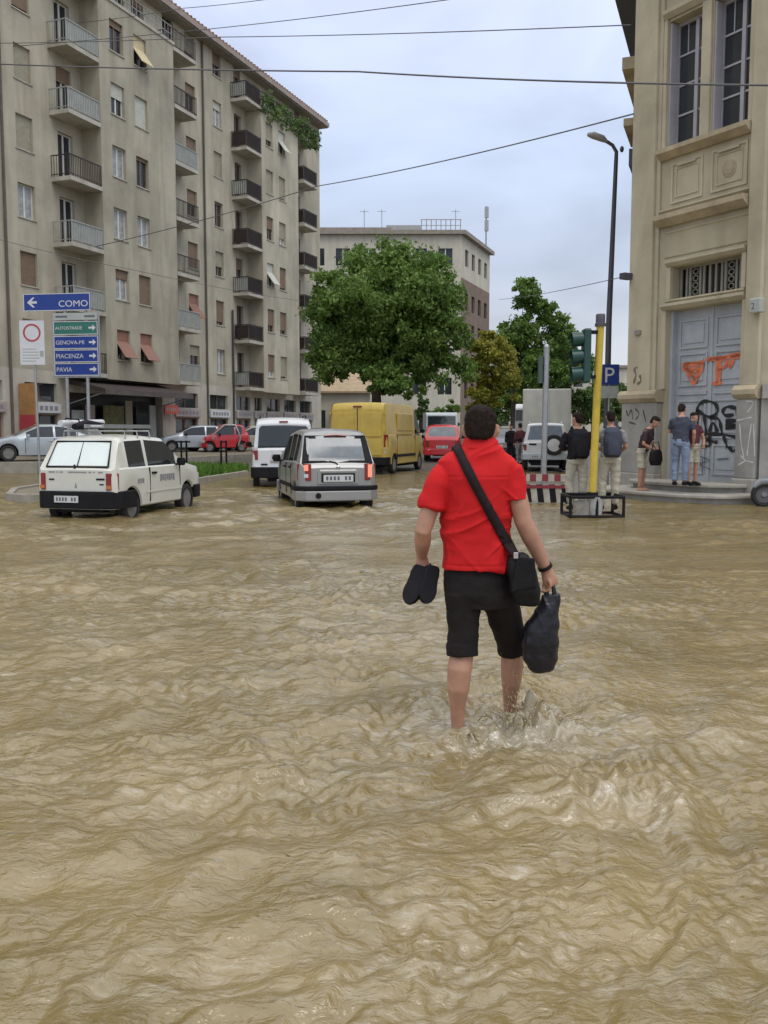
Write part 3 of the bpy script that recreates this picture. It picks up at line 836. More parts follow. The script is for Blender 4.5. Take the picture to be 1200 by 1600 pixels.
# ------------------------------------------------------------------ corner building on the right
P0 = Vector((0.271 * 23.4, 23.4, 0))
ROT2 = math.atan2(-0.8633, 0.5047)
cb = thing('corner_building', 'old yellow corner building with tall windows, grey graffitied door and stone plinth', 'building', P0, ROT2)
WID = 3.76
TOP2 = 15.0
oa, obb = (-.628 * 25, .778 * 25), (WID + .72 * 20, .69 * 20)
door = (1.12, 3.30, .36, 4.45); gril = (1.22, 3.22, 4.72, 5.48); w1 = (.93, 1.92, 8.30, 11.25); w2 = (2.24, 3.25, 8.30, 11.25)
mb = MB(); mb.wall(0, WID, 0, TOP2, [door, gril, w1, w2], depth=.38)
mb.build('wall', YEL, cb)
mb = MB()
for a, b_ in (((WID, 0), obb), (oa, (0, 0))):
    n = 6
    mb.quad((a[0], a[1], 0), (b_[0], b_[1], 0), (b_[0], b_[1], TOP2), (a[0], a[1], TOP2))
mb.quad((obb[0], obb[1], 0), (oa[0], oa[1], 0), (oa[0], oa[1], TOP2), (obb[0], obb[1], TOP2))
mb.add([(0, 0, TOP2), (WID, 0, TOP2), (*obb, TOP2), (*oa, TOP2)], [(0, 1, 2, 3)])
mb.build('side_wall', YEL, cb)
# pilasters
MB().box(-.06, .68, -.14, -.002, 2.56, TOP2).build('pilaster', YEL2, cb, bevel=.02)
MB().box(.68, .80, -.06, -.002, 2.56, TOP2).build('pilaster_strip', YEL2, cb, bevel=.01)
MB().box(3.42, WID + .05, -.12, -.002, 2.56, TOP2).build('pilaster', YEL2, cb, bevel=.02)
# plinth stones
for a, b_ in ((-.14, 1.02), (3.36, WID + .12)):
    MB().box(a, b_, -.22, -.002, .5, 2.26).build('plinth', PLINTH, cb, bevel=.02)
    MB().box(a - .03, b_ + .03, -.30, -.002, 0, .5).build('plinth_foot', STONE, cb, bevel=.03)
    mb = MB().prism([(-.24, 2.26), (-.34, 2.36), (-.34, 2.46), (-.26, 2.56), (-.002, 2.56), (-.002, 2.26)], a - .04, b_ + .04, fr=lambda u, v, w: (w, u, v))
    mb.build('plinth_cap', MOLD, cb)
q = math.atan2(.69, .72)
mb = MB()
for (z0, z1, dp) in ((0, .5, .28), (.5, 2.26, .2), (2.26, 2.56, .32)):
    c_, s_ = math.cos(q), math.sin(q)
    mb.prism([(WID + .06 + s_ * 0, -.0 - 0), (WID + .06 + s_ * dp, -c_ * dp), (WID + 14 * c_ + s_ * dp, 14 * s_ - c_ * dp), (WID + 14 * c_, 14 * s_)], z0, z1)
mb.build('side_plinth', PLINTH, cb)
# mouldings between the pilasters
def strip(name, x0, x1, z0, z1, dp, m=MOLD, taper=True):
    pr = [(-.002, z0), (-dp * .35, z0), (-dp, z0 + (z1 - z0) * .55), (-dp, z1), (-.002, z1)] if taper else [(-.002, z0), (-dp, z0), (-dp, z1), (-.002, z1)]
    return MB().prism(pr, x0, x1, fr=lambda u, v, w: (w, u, v)).build(name, m, cb)


strip('cornice', .81, 3.41, 6.46, 6.72, .30)
strip('cornice_fillet', .81, 3.41, 6.80, 6.87, .10, YEL2)
strip('window_sill', .82, 3.40, 8.04, 8.27, .26)
strip('door_head', .98, 3.38, 4.47, 4.62, .16, YEL2)
strip('grille_sill', 1.08, 3.36, 4.63, 4.71, .10, YEL2)
strip('grille_head', 1.08, 3.36, 5.50, 5.64, .14, YEL2)
for xa, xb in ((.98, 1.11), (3.31, 3.41)): MB().box(xa, xb, -.08, -.002, 2.57, 4.46).build('door_jamb', YEL2, cb, bevel=.01)
for xa, xb in ((1.08, 1.20), (3.24, 3.36)): MB().box(xa, xb, -.06, -.002, 4.72, 5.49).build('grille_jamb', YEL2, cb, bevel=.01)
for xa, xb in ((.82, .92), (1.95, 2.21), (3.28, 3.40)): MB().box(xa, xb, -.07, -.002, 8.28, 11.3).build('window_jamb', YEL2, cb, bevel=.015)
strip('window_head', .82, 3.40, 11.31, 11.5, .14, YEL2)
strip('upper_cornice', -.1, 3.9, 12.4, 12.8, .35)
for k, (xa, xb) in enumerate(((1.12, 2.06), (2.30, 3.28))):   # framed panels under the sill
    mb = MB()
    for d_, dp, w_ in ((0, .03, .05), (.13, .02, .03)):
        x0, x1, z0, z1 = xa + d_, xb - d_, 6.98 + d_, 7.92 - d_
        mb.box(x0, x0 + w_, -dp, -.002, z0, z1); mb.box(x1 - w_, x1, -dp, -.002, z0, z1); mb.box(x0 + w_, x1 - w_, -dp, -.002, z0, z0 + w_); mb.box(x0 + w_, x1 - w_, -dp, -.002, z1 - w_, z1)
    mb.box(xa + .2, xb - .2, -.07, -.04, 7.82, 7.86)
    o = mb.build('wall_panel', YEL2, cb)
    if k == 1:
        MB().lathe(((xa + xb) / 2, -.002, 7.42), (0, -1, 0), [(0, .20), (.015, .18), (.015, .13), (.03, .12), (.03, .05), (.045, .02)], 18).build('rosette', MOLD, o, smooth=40)
strip('panel_lintel', .98, 3.38, 5.72, 5.76, .03, YEL2); strip('panel_lintel', .98, 3.38, 6.30, 6.34, .03, YEL2)

for (a, b_, z0, z1) in (w1, w2):                        # tall casements: each pane its own piece
    w = b_ - a; h = z1 - z0; mb = MB(); y = .30
    mb.box(a, a + .07, y - .03, y + .06, z0, z1); mb.box(b_ - .07, b_, y - .03, y + .06, z0, z1); mb.box(a + .07, b_ - .07, y - .03, y + .06, z1 - .08, z1); mb.box(a + .07, b_ - .07, y - .03, y + .06, z0, z0 + .12)
    xm = a + .40; mb.box(xm - .05 + .22, xm + .05 + .22, y - .05, y + .06, z0 + .12, z1 - .08)
    xm += .22
    cols_ = [(a + .07, xm - .05), (xm + .05, b_ - .07)]
    zs = [z0 + .12 + (h - .2) * q / 4 for q in range(5)]
    for (xa, xb) in cols_:
        for zz in zs[1:-1]: mb.box(xa, xb, y - .015, y + .04, zz - .022, zz + .022)
        mb.box((xa + xb) / 2 - .012, (xa + xb) / 2 + .012, y - .012, y + .03, zs[-2] + .02, zs[-1])
    o = mb.build('window', LILAC, cb)
    for (xa, xb) in cols_:
        for q in range(4): MB().box(xa, xb, y + .012, y + .022, zs[q] + .023, zs[q + 1] - .023).build('pane', GLASS, o)
    # open inner shutter leaf on the left reveal
    MB().box(a + .005, a + .05, .03, y - .04, z0 + .05, z1 - .03).build('shutter', LILAC, o)
# grille
mb = MB(); mb.box(gril[0], gril[1], .24, .28, gril[2], gril[2] + .05); mb.box(gril[0], gril[1], .24, .28, gril[3] - .05, gril[3])
mb.box(gril[0], gril[1], .36, .37, gril[2], gril[3], 1)
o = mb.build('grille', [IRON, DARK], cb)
for i in range(12):
    x = gril[0] + .06 + 1.88 * i / 11
    if i in (2, 3, 8, 9):
        if i in (2, 8):
            xc = x + .085
            for dx in (-.15, .15): MB().box(xc + dx - .03, xc + dx + .03, .235, .285, gril[2] + .051, gril[3] - .051).build('grille_bar', IRON, o)
            for q in range(4):
                zc = gril[2] + .14 + q * .16
                MB().tube([(xc + .075 * math.cos(u * .52), .26, zc + .062 * math.sin(u * .52)) for u in range(13)], .016, 5).build('grille_scroll', IRON, o)
    else:
        MB().box(x - .028, x + .028, .24, .28, gril[2] + .051, gril[3] - .051).build('grille_bar', IRON, o)
# double door with panels
dr = MB().box(door[0] + .08, door[1], .26, .32, door[2], door[3]).build('door', DOORG, cb)
xm = (door[0] + .08 + door[1]) / 2
MB().box(door[0], door[0] + .08, .10, .36, door[2], door[3]).build('door_frame', DOORG, dr)
MB().box(xm - .035, xm + .035, .235, .26, door[2], door[3]).build('meeting_stile', DOORG, dr)
for (xa, xb) in ((door[0] + .10, xm - .05), (xm + .05, door[1] - .03)):
    for (za, zb_) in ((.52, 1.25), (1.38, 2.3), (2.42, 2.52), (2.62, 3.42), (3.52, 4.22)):
        m_ = .10
        mb = MB(); x0, x1 = xa + .06, xb - .06
        w_ = .05
        mb.box(x0, x0 + w_, .228, .259, za, zb_); mb.box(x1 - w_, x1, .228, .259, za, zb_); mb.box(x0 + w_, x1 - w_, .228, .259, za, za + w_); mb.box(x0 + w_, x1 - w_, .228, .259, zb_ - w_, zb_)
        if zb_ - za > .3: mb.box(x0 + .13, x1 - .13, .24, .259, za + .13, zb_ - .13)
        mb.build('door_panel', DOORG, dr, bevel=.006)


def graf(name, strokes, m, y, r, parent):
    mb = MB()
    for st in strokes:
        pts = []
        for i in range(len(st) - 1):                      # Catmull-Rom through the points
            p0 = Vector(st[max(i - 1, 0)]); p1 = Vector(st[i]); p2 = Vector(st[i + 1]); p3 = Vector(st[min(i + 2, len(st) - 1)])
            for q in range(6):
                u = q / 6
                pts.append(.5 * ((2 * p1) + (-p0 + p2) * u + (2 * p0 - 5 * p1 + 4 * p2 - p3) * u * u + (-p0 + 3 * p1 - 3 * p2 + p3) * u ** 3))
        pts.append(Vector(st[-1]))
        L, R_ = [], []
        for i, p in enumerate(pts):
            d = pts[min(i + 1, len(pts) - 1)] - pts[max(i - 1, 0)]
            if d.length < 1e-6: d = Vector((1, 0))
            d.normalize(); nn = Vector((-d.y, d.x)); rr = r * (0.85 + .3 * math.sin(i * .7))
            L.append(p + nn * rr); R_.append(p - nn * rr)
        vs_ = [(p.x, y, p.y) for p in L] + [(p.x, y, p.y) for p in R_]
        k = len(pts)
        mb.add(vs_, [(i, i + 1, k + i + 1, k + i) for i in range(k - 1)])
    return mb.build(name, m, parent)


def gp(u, v):                                            # door picture (zoom of x 1055-1155, y 480-752) -> door coordinates
    return (1.24 + (u - 1058) / 97 * 2.0, 4.37 - (v - 488) / 262 * 4.0)


Z5 = lambda a, b_: gp(960 + a / 5, 580 + b_ / 5)
tags = [[Z5(*p) for p in s_] for s_ in (
    [(650, 330), (655, 270), (700, 232), (770, 250), (795, 310), (750, 355), (690, 330), (655, 300)],
    [(655, 290), (655, 400), (670, 490), (740, 485), (840, 490), (950, 515)],
    [(700, 340), (710, 420), (720, 480)], [(740, 360), (800, 370), (820, 430), (830, 490)],
    [(740, 470), (765, 400), (800, 470)],
    [(915, 290), (860, 280), (830, 310), (850, 345), (905, 340)], [(925, 280), (930, 370)], [(930, 330), (962, 300)], [(935, 320), (962, 370)],
    [(850, 385), (940, 385)], [(850, 410), (945, 425)], [(850, 440), (945, 430)], [(840, 500), (860, 560), (870, 590)],
    [(880, 580), (905, 615), (940, 590)], [(740, 500), (745, 575), (690, 575)], [(690, 520), (760, 540), (800, 550)])]
graf('black_graffiti', tags, BLACKP, .222, .043, dr)
graf('black_graffiti', [[Z5(*p) for p in s_] for s_ in ([(680, 660), (750, 690), (680, 720), (760, 760)], [(700, 680), (700, 800)], [(800, 680), (880, 670)], [(640, 640), (660, 700), (640, 760)])], mat('thin teal paint', (.09, .12, .14), .6, .1), .2215, .016, dr)
Z5b = lambda a, b_: gp(960 + a / 5, 380 + b_ / 5)
graf('orange_graffiti', [[Z5b(*p) for p in s_] for s_ in (
    [(530, 940), (600, 930), (690, 930)], [(560, 960), (580, 1040), (620, 1090), (660, 1020), (680, 950)], [(590, 980), (630, 970), (650, 1010)], [(530, 960), (560, 980)],
    [(700, 910), (850, 905)], [(780, 920), (780, 1100)], [(790, 930), (835, 920), (840, 970), (790, 1000)], [(860, 900), (970, 890)], [(880, 915), (965, 905)], [(750, 1100), (820, 1100)],
    [(600, 1000), (625, 1060)], [(540, 950), (600, 1000), (640, 990)], [(800, 940), (800, 1090)], [(860, 930), (870, 990), (890, 930)], [(540, 935), (690, 945)], [(720, 918), (960, 898)], [(575, 965), (600, 1030), (640, 1040), (655, 960)])], ORANGEP, .2215, .042, dr)
graf('white_graffiti', [[(3.42 + (a - 1020) / 180 * .5, 2.28 - (b_ - 240) / 440 * 1.55) for a, b_ in s_] for s_ in (
    [(1010, 380), (1080, 370), (1150, 360)], [(1040, 400), (1060, 520), (1090, 610)], [(1150, 400), (1130, 520), (1120, 600)], [(1060, 600), (1110, 630), (1180, 640)], [(1040, 660), (1110, 630)], [(1090, 260), (1160, 270), (1110, 330)], [(1170, 400), (1190, 600)])], WHITEP, -.2225, .012, cb)
graf('dark_graffiti', [[(.0 + (a - 90) / 300 * 1.0, 2.2 - (b_ - 260) / 300 * .9) for a, b_ in s_] for s_ in (
    [(100, 300), (120, 350), (150, 300), (170, 380)], [(190, 290), (230, 330), (200, 380)], [(130, 400), (200, 420)], [(270, 300), (300, 400)])], mat('grey spray paint', (.06, .055, .06), .6, .1), -.2225, .02, cb)
# small things fixed to the wall
MB().box(.22, .40, -.20, -.142, 3.95, 4.06).build('wall_bracket', IRON, cb)
MB().box(-.12, .06, -.42, -.14, 5.35, 5.5).build('wall_spotlight', POLED, cb)
graf('wall_scar', [[(.18, 2.75), (.25, 2.95), (.2, 3.1), (.3, 3.15)], [(.3, 2.72), (.42, 2.8), (.38, 2.95)]], mat('scraped render', (.17, .13, .10), .9, .2), -.1425, .035, cb)
o = MB().box(3.66, 3.95, -.30, -.125, 4.1, 4.42).build('house_number_plate', FROST, cb, bevel=.03)
text('lettering', '2', .2, PLATED, o, Matrix.Translation((3.72, -.303, 4.18)) @ UP)
# projecting pieces on the hidden street side that show past the corner
fr2 = lambda a, dp: (-.628 * a + -.778 * dp, .778 * a - .628 * dp)
for (a0, a1, dp, z0, z1, nm, m_) in ((.4, 24, .75, 12.6, 13.3, 'street_cornice', POLED), (2.2, 4.2, .62, 9.85, 10.05, 'street_balcony', MOLD), (2.4, 4.0, .40, 11.5, 11.7, 'street_window_head', MOLD), (2.6, 3.8, .5, 8.9, 9.35, 'street_bracket', POLED), (1.0, 6, .55, 10.9, 11.2, 'street_moulding', MOLD)):
    MB().prism([fr2(a0, 0), fr2(a0, dp), fr2(a1, dp), fr2(a1, 0)], z0, z1).build(nm, m_, cb)
# curved steps in front of the door
def step(z0, z1, r0, r1, name):
    cxs = (door[0] + door[1]) / 2

    def outl(d):
        pl = [(cxs - r0 + d, -.02)]
        for i in range(17):
            th = math.pi + math.pi * i / 16
            pl.append((cxs + (r0 - d) * math.copysign(abs(math.cos(th)) ** .55, math.cos(th)), -.02 - (r1 - d) * abs(math.sin(th)) ** .75))
        return pl + [(cxs + r0 - d, -.02)]
    o = MB().prism(outl(0), z1 - .075, z1).build(name, STONE, cb, bevel=.02)
    MB().prism(outl(.09), z0, z1 - .076).build('riser', PLINTH, o)


step(-.2, .19, 2.15, 1.95, 'stone_step'); step(.191, .38, 1.6, 1.2, 'stone_step')

# ------------------------------------------------------------------ office building behind the tree, low building, far buildings
ob = thing('office_building', 'cream flat roofed office block behind the big green tree', 'building', (8.75, 105, .3))
ZT, RX = 23.3, Vector((.355, .935, 0))
wl = [(-1.6 - 2.9 * i, -2.9 * i, z, z + 1.9) for i in range(7) for z in (19.9, 15.6, 12.2, 8.8, 5.4)]
wl = [(a - 1.0, b_ - 1.0, c, d) for a, b_, c, d in wl]
gl = [(-1.5 - 3.1 * i, -.1 - 3.1 * i, 1.0, 3.7) for i in range(7)]; gl = [(a - .9, b_ - .9, c, d) for a, b_, c, d in gl]
mb = MB(); mb.wall(-22, 0, 0, 4.6, gl, depth=.3)
mb.wall(-22, 0, 4.6, ZT, wl, y=0, depth=.3); mb.build('front_wall', OFFW, ob)
mb = MB(); ang = math.atan2(.935, .355)
rt = lambda x, y, z: (x * math.cos(ang) - y * math.sin(ang), x * math.sin(ang) + y * math.cos(ang), z)
sw = [(1.6 + 2.9 * i, 3.0 + 2.9 * i, 20.1, 22.0) for i in range(4)]
b2 = MB(); b2.wall(0, 13, 18.6, ZT, sw, depth=.3); b2.v = [rt(*v) for v in b2.v]; b2.build('side_wall', OFFW, ob)
sw2 = [(1.6 + 2.9 * i, 3.0 + 2.9 * i, z, z + 1.9) for i in range(4) for z in (15.2, 11.8, 8.4, 5.0)]
b2 = MB(); b2.wall(0, 13, 0, 18.6, sw2, depth=.3); b2.v = [rt(*v) for v in b2.v]; b2.build('brown_side_wall', BRICK, ob)
for (a, b_, c, d) in wl + gl:
    o = MB().box(a, b_, .2, .26, c, d).build('window', GLASS, ob)
    MB().box((a + b_) / 2 - .05, (a + b_) / 2 + .05, .12, .198, c, d).build('window_bar', FRAMEW, o)
for (a, b_, c, d) in sw + sw2:
    b2 = MB().box(a, b_, .2, .26, c, d); b2.v = [rt(*v) for v in b2.v]; o = b2.build('window', GLASS, ob)
# roof slabs
e = RX * 13
mb = MB().prism([(-17.8, -.5), (.45, -.5), (e.x + .6, e.y), (e.x - 18, e.y)], ZT, ZT + .45); mb.build('roof_edge', ROOFM, ob)
MB().prism([(-17.8, -.3), (-8, -.3), (-6, 10), (-15, 10)], ZT + .45, ZT + .75).build('roof_edge', ROOFM, ob)
MB().box(-22.2, -17.8, -.3, 12, ZT - 1.1, ZT - .8).build('roof_edge', ROOFM, ob)
mb = MB().box(-8.5, -4.5, 2, 5, ZT + .45, ZT + 1.5); mb.build('roof_cabin', RAILW, ob)
mb = MB()
for i in range(9): mb.tube([(-4.5 + i * .55, .3, ZT + .45), (-4.5 + i * .55, .3, ZT + 1.75)], .05, 4)
mb.tube([(-4.6, .3, ZT + 1.75), (0, .3, ZT + 1.75)], .05, 4); mb.tube([(-4.6, .3, ZT + 1.1), (0, .3, ZT + 1.1)], .04, 4)
mb.build('roof_railing', RAILW, ob)
mb = MB(); q = RX * 11.0
mb.tube([(q.x, q.y, ZT), (q.x, q.y, ZT + 5.6)], .1, 6)
for dz in (2.6, 4.2): mb.box(q.x - .2, q.x + .28, q.y - .2, q.y + .1, ZT + dz, ZT + dz + 1.3)
mb.build('antenna_mast', GALV, ob)
for xx in (-11, -9, -.6): MB().tube([(xx, 1, ZT + .4), (xx, 1, ZT + 3.0)], .04, 4).tube([(xx - .5, 1, ZT + 2.8), (xx + .5, 1, ZT + 2.8)], .03, 4).build('roof_aerial', GALV, ob)

lb = thing('low_building', 'low beige building with sloping tiled roof between apartment block and tree', 'building', (-6.6, 78, .3))
mb = MB(); mb.wall(-3, 5.4, 0, 4.6, [(.6, 1.6, 1.2, 3.0), (2.6, 3.6, 1.2, 3.0)], depth=.2); mb.quad((5.4, 0, 0), (5.4, 8, 0), (5.4, 8, 4.6), (5.4, 0, 4.6)); mb.build('wall', OFFW, lb)
mb = MB().prism([(-.5, 4.6), (6.5, 7.8), (6.5, 7.6), (-.5, 4.45)], -3.4, 5.8, fr=lambda u, v, w: (w, u, v)); mb.build('roof', mat('pale roof tiles', (.36, .27, .17), .9, .2, 3), lb)
for xx in (.6, 2.6): MB().box(xx, xx + 1, .12, .16, 1.2, 3.0).build('window', GLASS, lb)
MB().prism([(-1.5, 2.9), (0, 3.5), (0, 3.42), (-1.5, 2.8)], 2.2, 5.0, fr=lambda u, v, w: (w, u, v)).build('awning', mat('brown awning', (.09, .05, .04), .8, .2), lb)

fb = thing('distant_building', 'pale distant building at the far end of the street behind the trees', 'building', (26, 150, .3))
mb = MB(); hs = [(-10 + 3 * i, -8.5 + 3 * i, z, z + 1.8) for i in range(9) for z in (2, 5.2, 8.4)]
mb.wall(-12, 18, 0, 11.5, hs, depth=.25); mb.quad((-12, 12, 0), (-12, 0, 0), (-12, 0, 11.5), (-12, 12, 11.5)); mb.build('wall', OFFW, fb)
for (a, b_, c, d) in hs: MB().box(a, b_, .15, .2, c, d).build('window', GLASS, fb)
MB().box(-12.4, 18.4, -.4, 12, 11.5, 11.9).build('roof', ROOFM, fb)

# ------------------------------------------------------------------ trees
def tree(name, label, base, H_, trunk_r, clumps, nleaf, size, m, limbs=7, lean=(0, 0), group=None, cat='tree'):
    root = thing(name, label, cat, base, 0, group)
    mb = MB()
    zc0 = min(c[2] - c[5] for c in clumps)
    top = Vector((lean[0], lean[1], H_ * .62))
    pts = [Vector((0, 0, -.3)), Vector((lean[0] * .2 + .04, 0, H_ * .15)), Vector((lean[0] * .5, lean[1] * .5, H_ * .35)), top]
    mb.tube(pts, [trunk_r * 1.25, trunk_r, trunk_r * .8, trunk_r * .4], 9)
    for i in range(limbs):
        c = clumps[(i * 5 + 1) % len(clumps)]
        p0 = pts[1].lerp(pts[3], .25 + .7 * i / limbs); p3 = Vector(c[:3])
        mid = p0.lerp(p3, .5) + Vector((random.gauss(0, .15), random.gauss(0, .15), .25))
        mb.tube([p0, mid, p3], [trunk_r * .45, trunk_r * .28, trunk_r * .08], 6)
    mb.build('trunk', BARK, root, smooth=60)
    lb_ = MB(); vol = [c[3] * c[4] * c[5] for c in clumps]; tv = sum(v ** .67 for v in vol)
    pts = []
    for c, v in zip(clumps, vol):
        k = int(nleaf * v ** .67 / tv)
        sub = []
        ns = max(5, int(9 * (v ** .33)))
        for _ in range(ns):                              # sprays of leaves inside every clump
            d = Vector((random.gauss(0, 1), random.gauss(0, 1), random.gauss(0, 1) + .25)).normalized() * random.uniform(.55, 1.05)
            sub.append((Vector((c[0] + d.x * c[3], c[1] + d.y * c[4], c[2] + d.z * c[5])), random.uniform(.22, .5) * min(c[3:6])))
        for _ in range(k):
            q, r = random.choice(sub)
            d = Vector((random.gauss(0, 1), random.gauss(0, 1), random.gauss(0, .75)))
            pts.append(q + d * (r * .55))
    leafcloud(lb_, pts, size)
    lb_.build('crown', m, root)
    return root


def blob(cx, cy, cz, rx, ry, rz, n, k=.42):               # clumps spread over an ellipsoid
    res = []
    for i in range(n):
        d = Vector((random.gauss(0, 1), random.gauss(0, 1), random.gauss(0, 1))).normalized()
        f = random.uniform(.35, .85); s_ = random.uniform(.7, 1.25) * k
        res.append((cx + d.x * rx * f, cy + d.y * ry * f, cz + d.z * rz * f, rx * s_, ry * s_, rz * s_))
    return res


random.seed(21)
BT = Vector((atx(588, 50), 50, .3))
tree('plane_tree', 'big round green tree in front of the cream office block', BT, 11.5, .30,
     blob(1.15, 0, 7.5, 3.4, 3.4, 3.3, 26) + blob(-1.1, .2, 6.9, 2.9, 2.8, 2.8, 14) + blob(3.0, 0, 6.4, 2.6, 2.6, 2.6, 13) + blob(.6, 0, 4.0, 3.3, 2.8, 1.3, 14) + [(1.0, 0, 10.4, 1.4, 1.4, 1.0), (3.1, 0, 9.6, 1.1, 1.2, 1.1), (-2.6, 0, 4.6, 1.2, 1.2, 1.2), (3.9, 0, 4.2, 1.3, 1.2, 1.1)], 90000, .135, LEAF)
tree('acacia_tree', 'yellow green tree standing right of the big round tree', (atx(757, 60), 60, .3), 7.6, .13,
     blob(.4, 0, 6.0, 1.6, 1.6, 1.9, 14) + blob(-.7, 0, 4.6, 1.4, 1.4, 1.5, 9) + blob(1.3, 0, 4.2, 1.5, 1.4, 1.5, 10) + blob(0, 0, 3.0, 1.6, 1.5, .9, 8), 16000, .13, LEAFY)
tree('dark_tree', 'tall dark green tree rising behind the white truck', (atx(800, 68), 68, .3), 12.0, .2,
     blob(1.2, 0, 10.6, 1.5, 1.5, 1.7, 12) + blob(.5, 0, 8.0, 2.0, 1.9, 1.8, 12) + blob(3.0, 0, 8.4, 1.7, 1.7, 2.0, 11) + blob(1.8, 0, 5.4, 2.9, 2.2, 2.0, 16) + blob(1.4, 0, 3.4, 2.8, 2.0, 1.2, 10), 44000, .14, LEAF)
tree('street_tree', 'dark bushy tree behind the green traffic light', (atx(880, 72), 72, .3), 8.6, .2,
     blob(0, 0, 6.4, 2.1, 2.0, 2.4, 16) + blob(-1.2, 0, 3.8, 2.0, 1.8, 1.6, 9) + blob(1.6, 0, 3.4, 1.8, 1.8, 1.5, 9), 26000, .14, LEAFD)
tree('park_tree', 'low dark tree beyond the parking sign', (atx(925, 80), 80, .3), 5.4, .2, blob(0, 0, 3.6, 2.6, 2.0, 2.0, 16), 9000, .16, LEAFD)
tree('verge_tree', 'low green tree left of the corner building', (atx(975, 84), 84, .3), 5.6, .2, blob(0, 0, 3.3, 2.9, 2.0, 1.9, 16), 9000, .16, LEAFD)
tree('sapling', 'slim young tree before the pale ground floor of the office', (atx(660, 74), 74, .3), 4.6, .06, blob(0, 0, 3.0, .7, .7, 1.7, 9), 2600, .12, LEAFD)
tree('leafy_shrub', 'rounded green shrub beyond the red car, beside the slim sapling', (atx(698, 78), 78, .3), 3.8, .07, blob(0, 0, 2.5, 1.25, 1.1, 1.5, 10), 5000, .12, LEAF, cat='shrub')
tree('row_tree', 'dark tree behind the yellow green tree', (atx(775, 88), 88, .3), 7.0, .2, blob(0, 0, 4.2, 3.0, 2.4, 2.6, 16), 9000, .17, LEAFD)

# ------------------------------------------------------------------ vehicles
def lerp_tab(tab, x):
    return float(np.interp(x, [p[0] for p in tab], [p[1] for p in tab]))


_wheel = {}


def wheel(parent, x, y, z, r, w=.17, rim=RIM, cap=False):
    key = (round(r, 3), w, rim.name)
    if key not in _wheel:
        ty = MB().lathe((0, 0, 0), (0, 1, 0), [(-w / 2, r * .66), (-w / 2 - .004, r * .9), (-w * .38, r), (w * .38, r), (w / 2 + .004, r * .9), (w / 2, r * .66)], 26, caps=False).mesh('tyre', RUB, 40)
        mb = MB().lathe((0, 0, 0), (0, 1, 0), [(-w * .42, r * .65), (-w * .36, r * .55), (-w * .30, r * .5), (-w * .34, r * .2), (-w * .40, r * .12), (-w * .1, 0.01), (w * .1, .01), (w * .40, r * .12), (w * .34, r * .2), (w * .30, r * .5), (w * .36, r * .55), (w * .42, r * .65)], 26)
        rm = mb.mesh('rim', rim, 35)
        _wheel[key] = (ty, rm)
    e_ = link('wheel', _wheel[key][0], parent, (x, y, z))
    link('rim', _wheel[key][1], e_)
    return e_


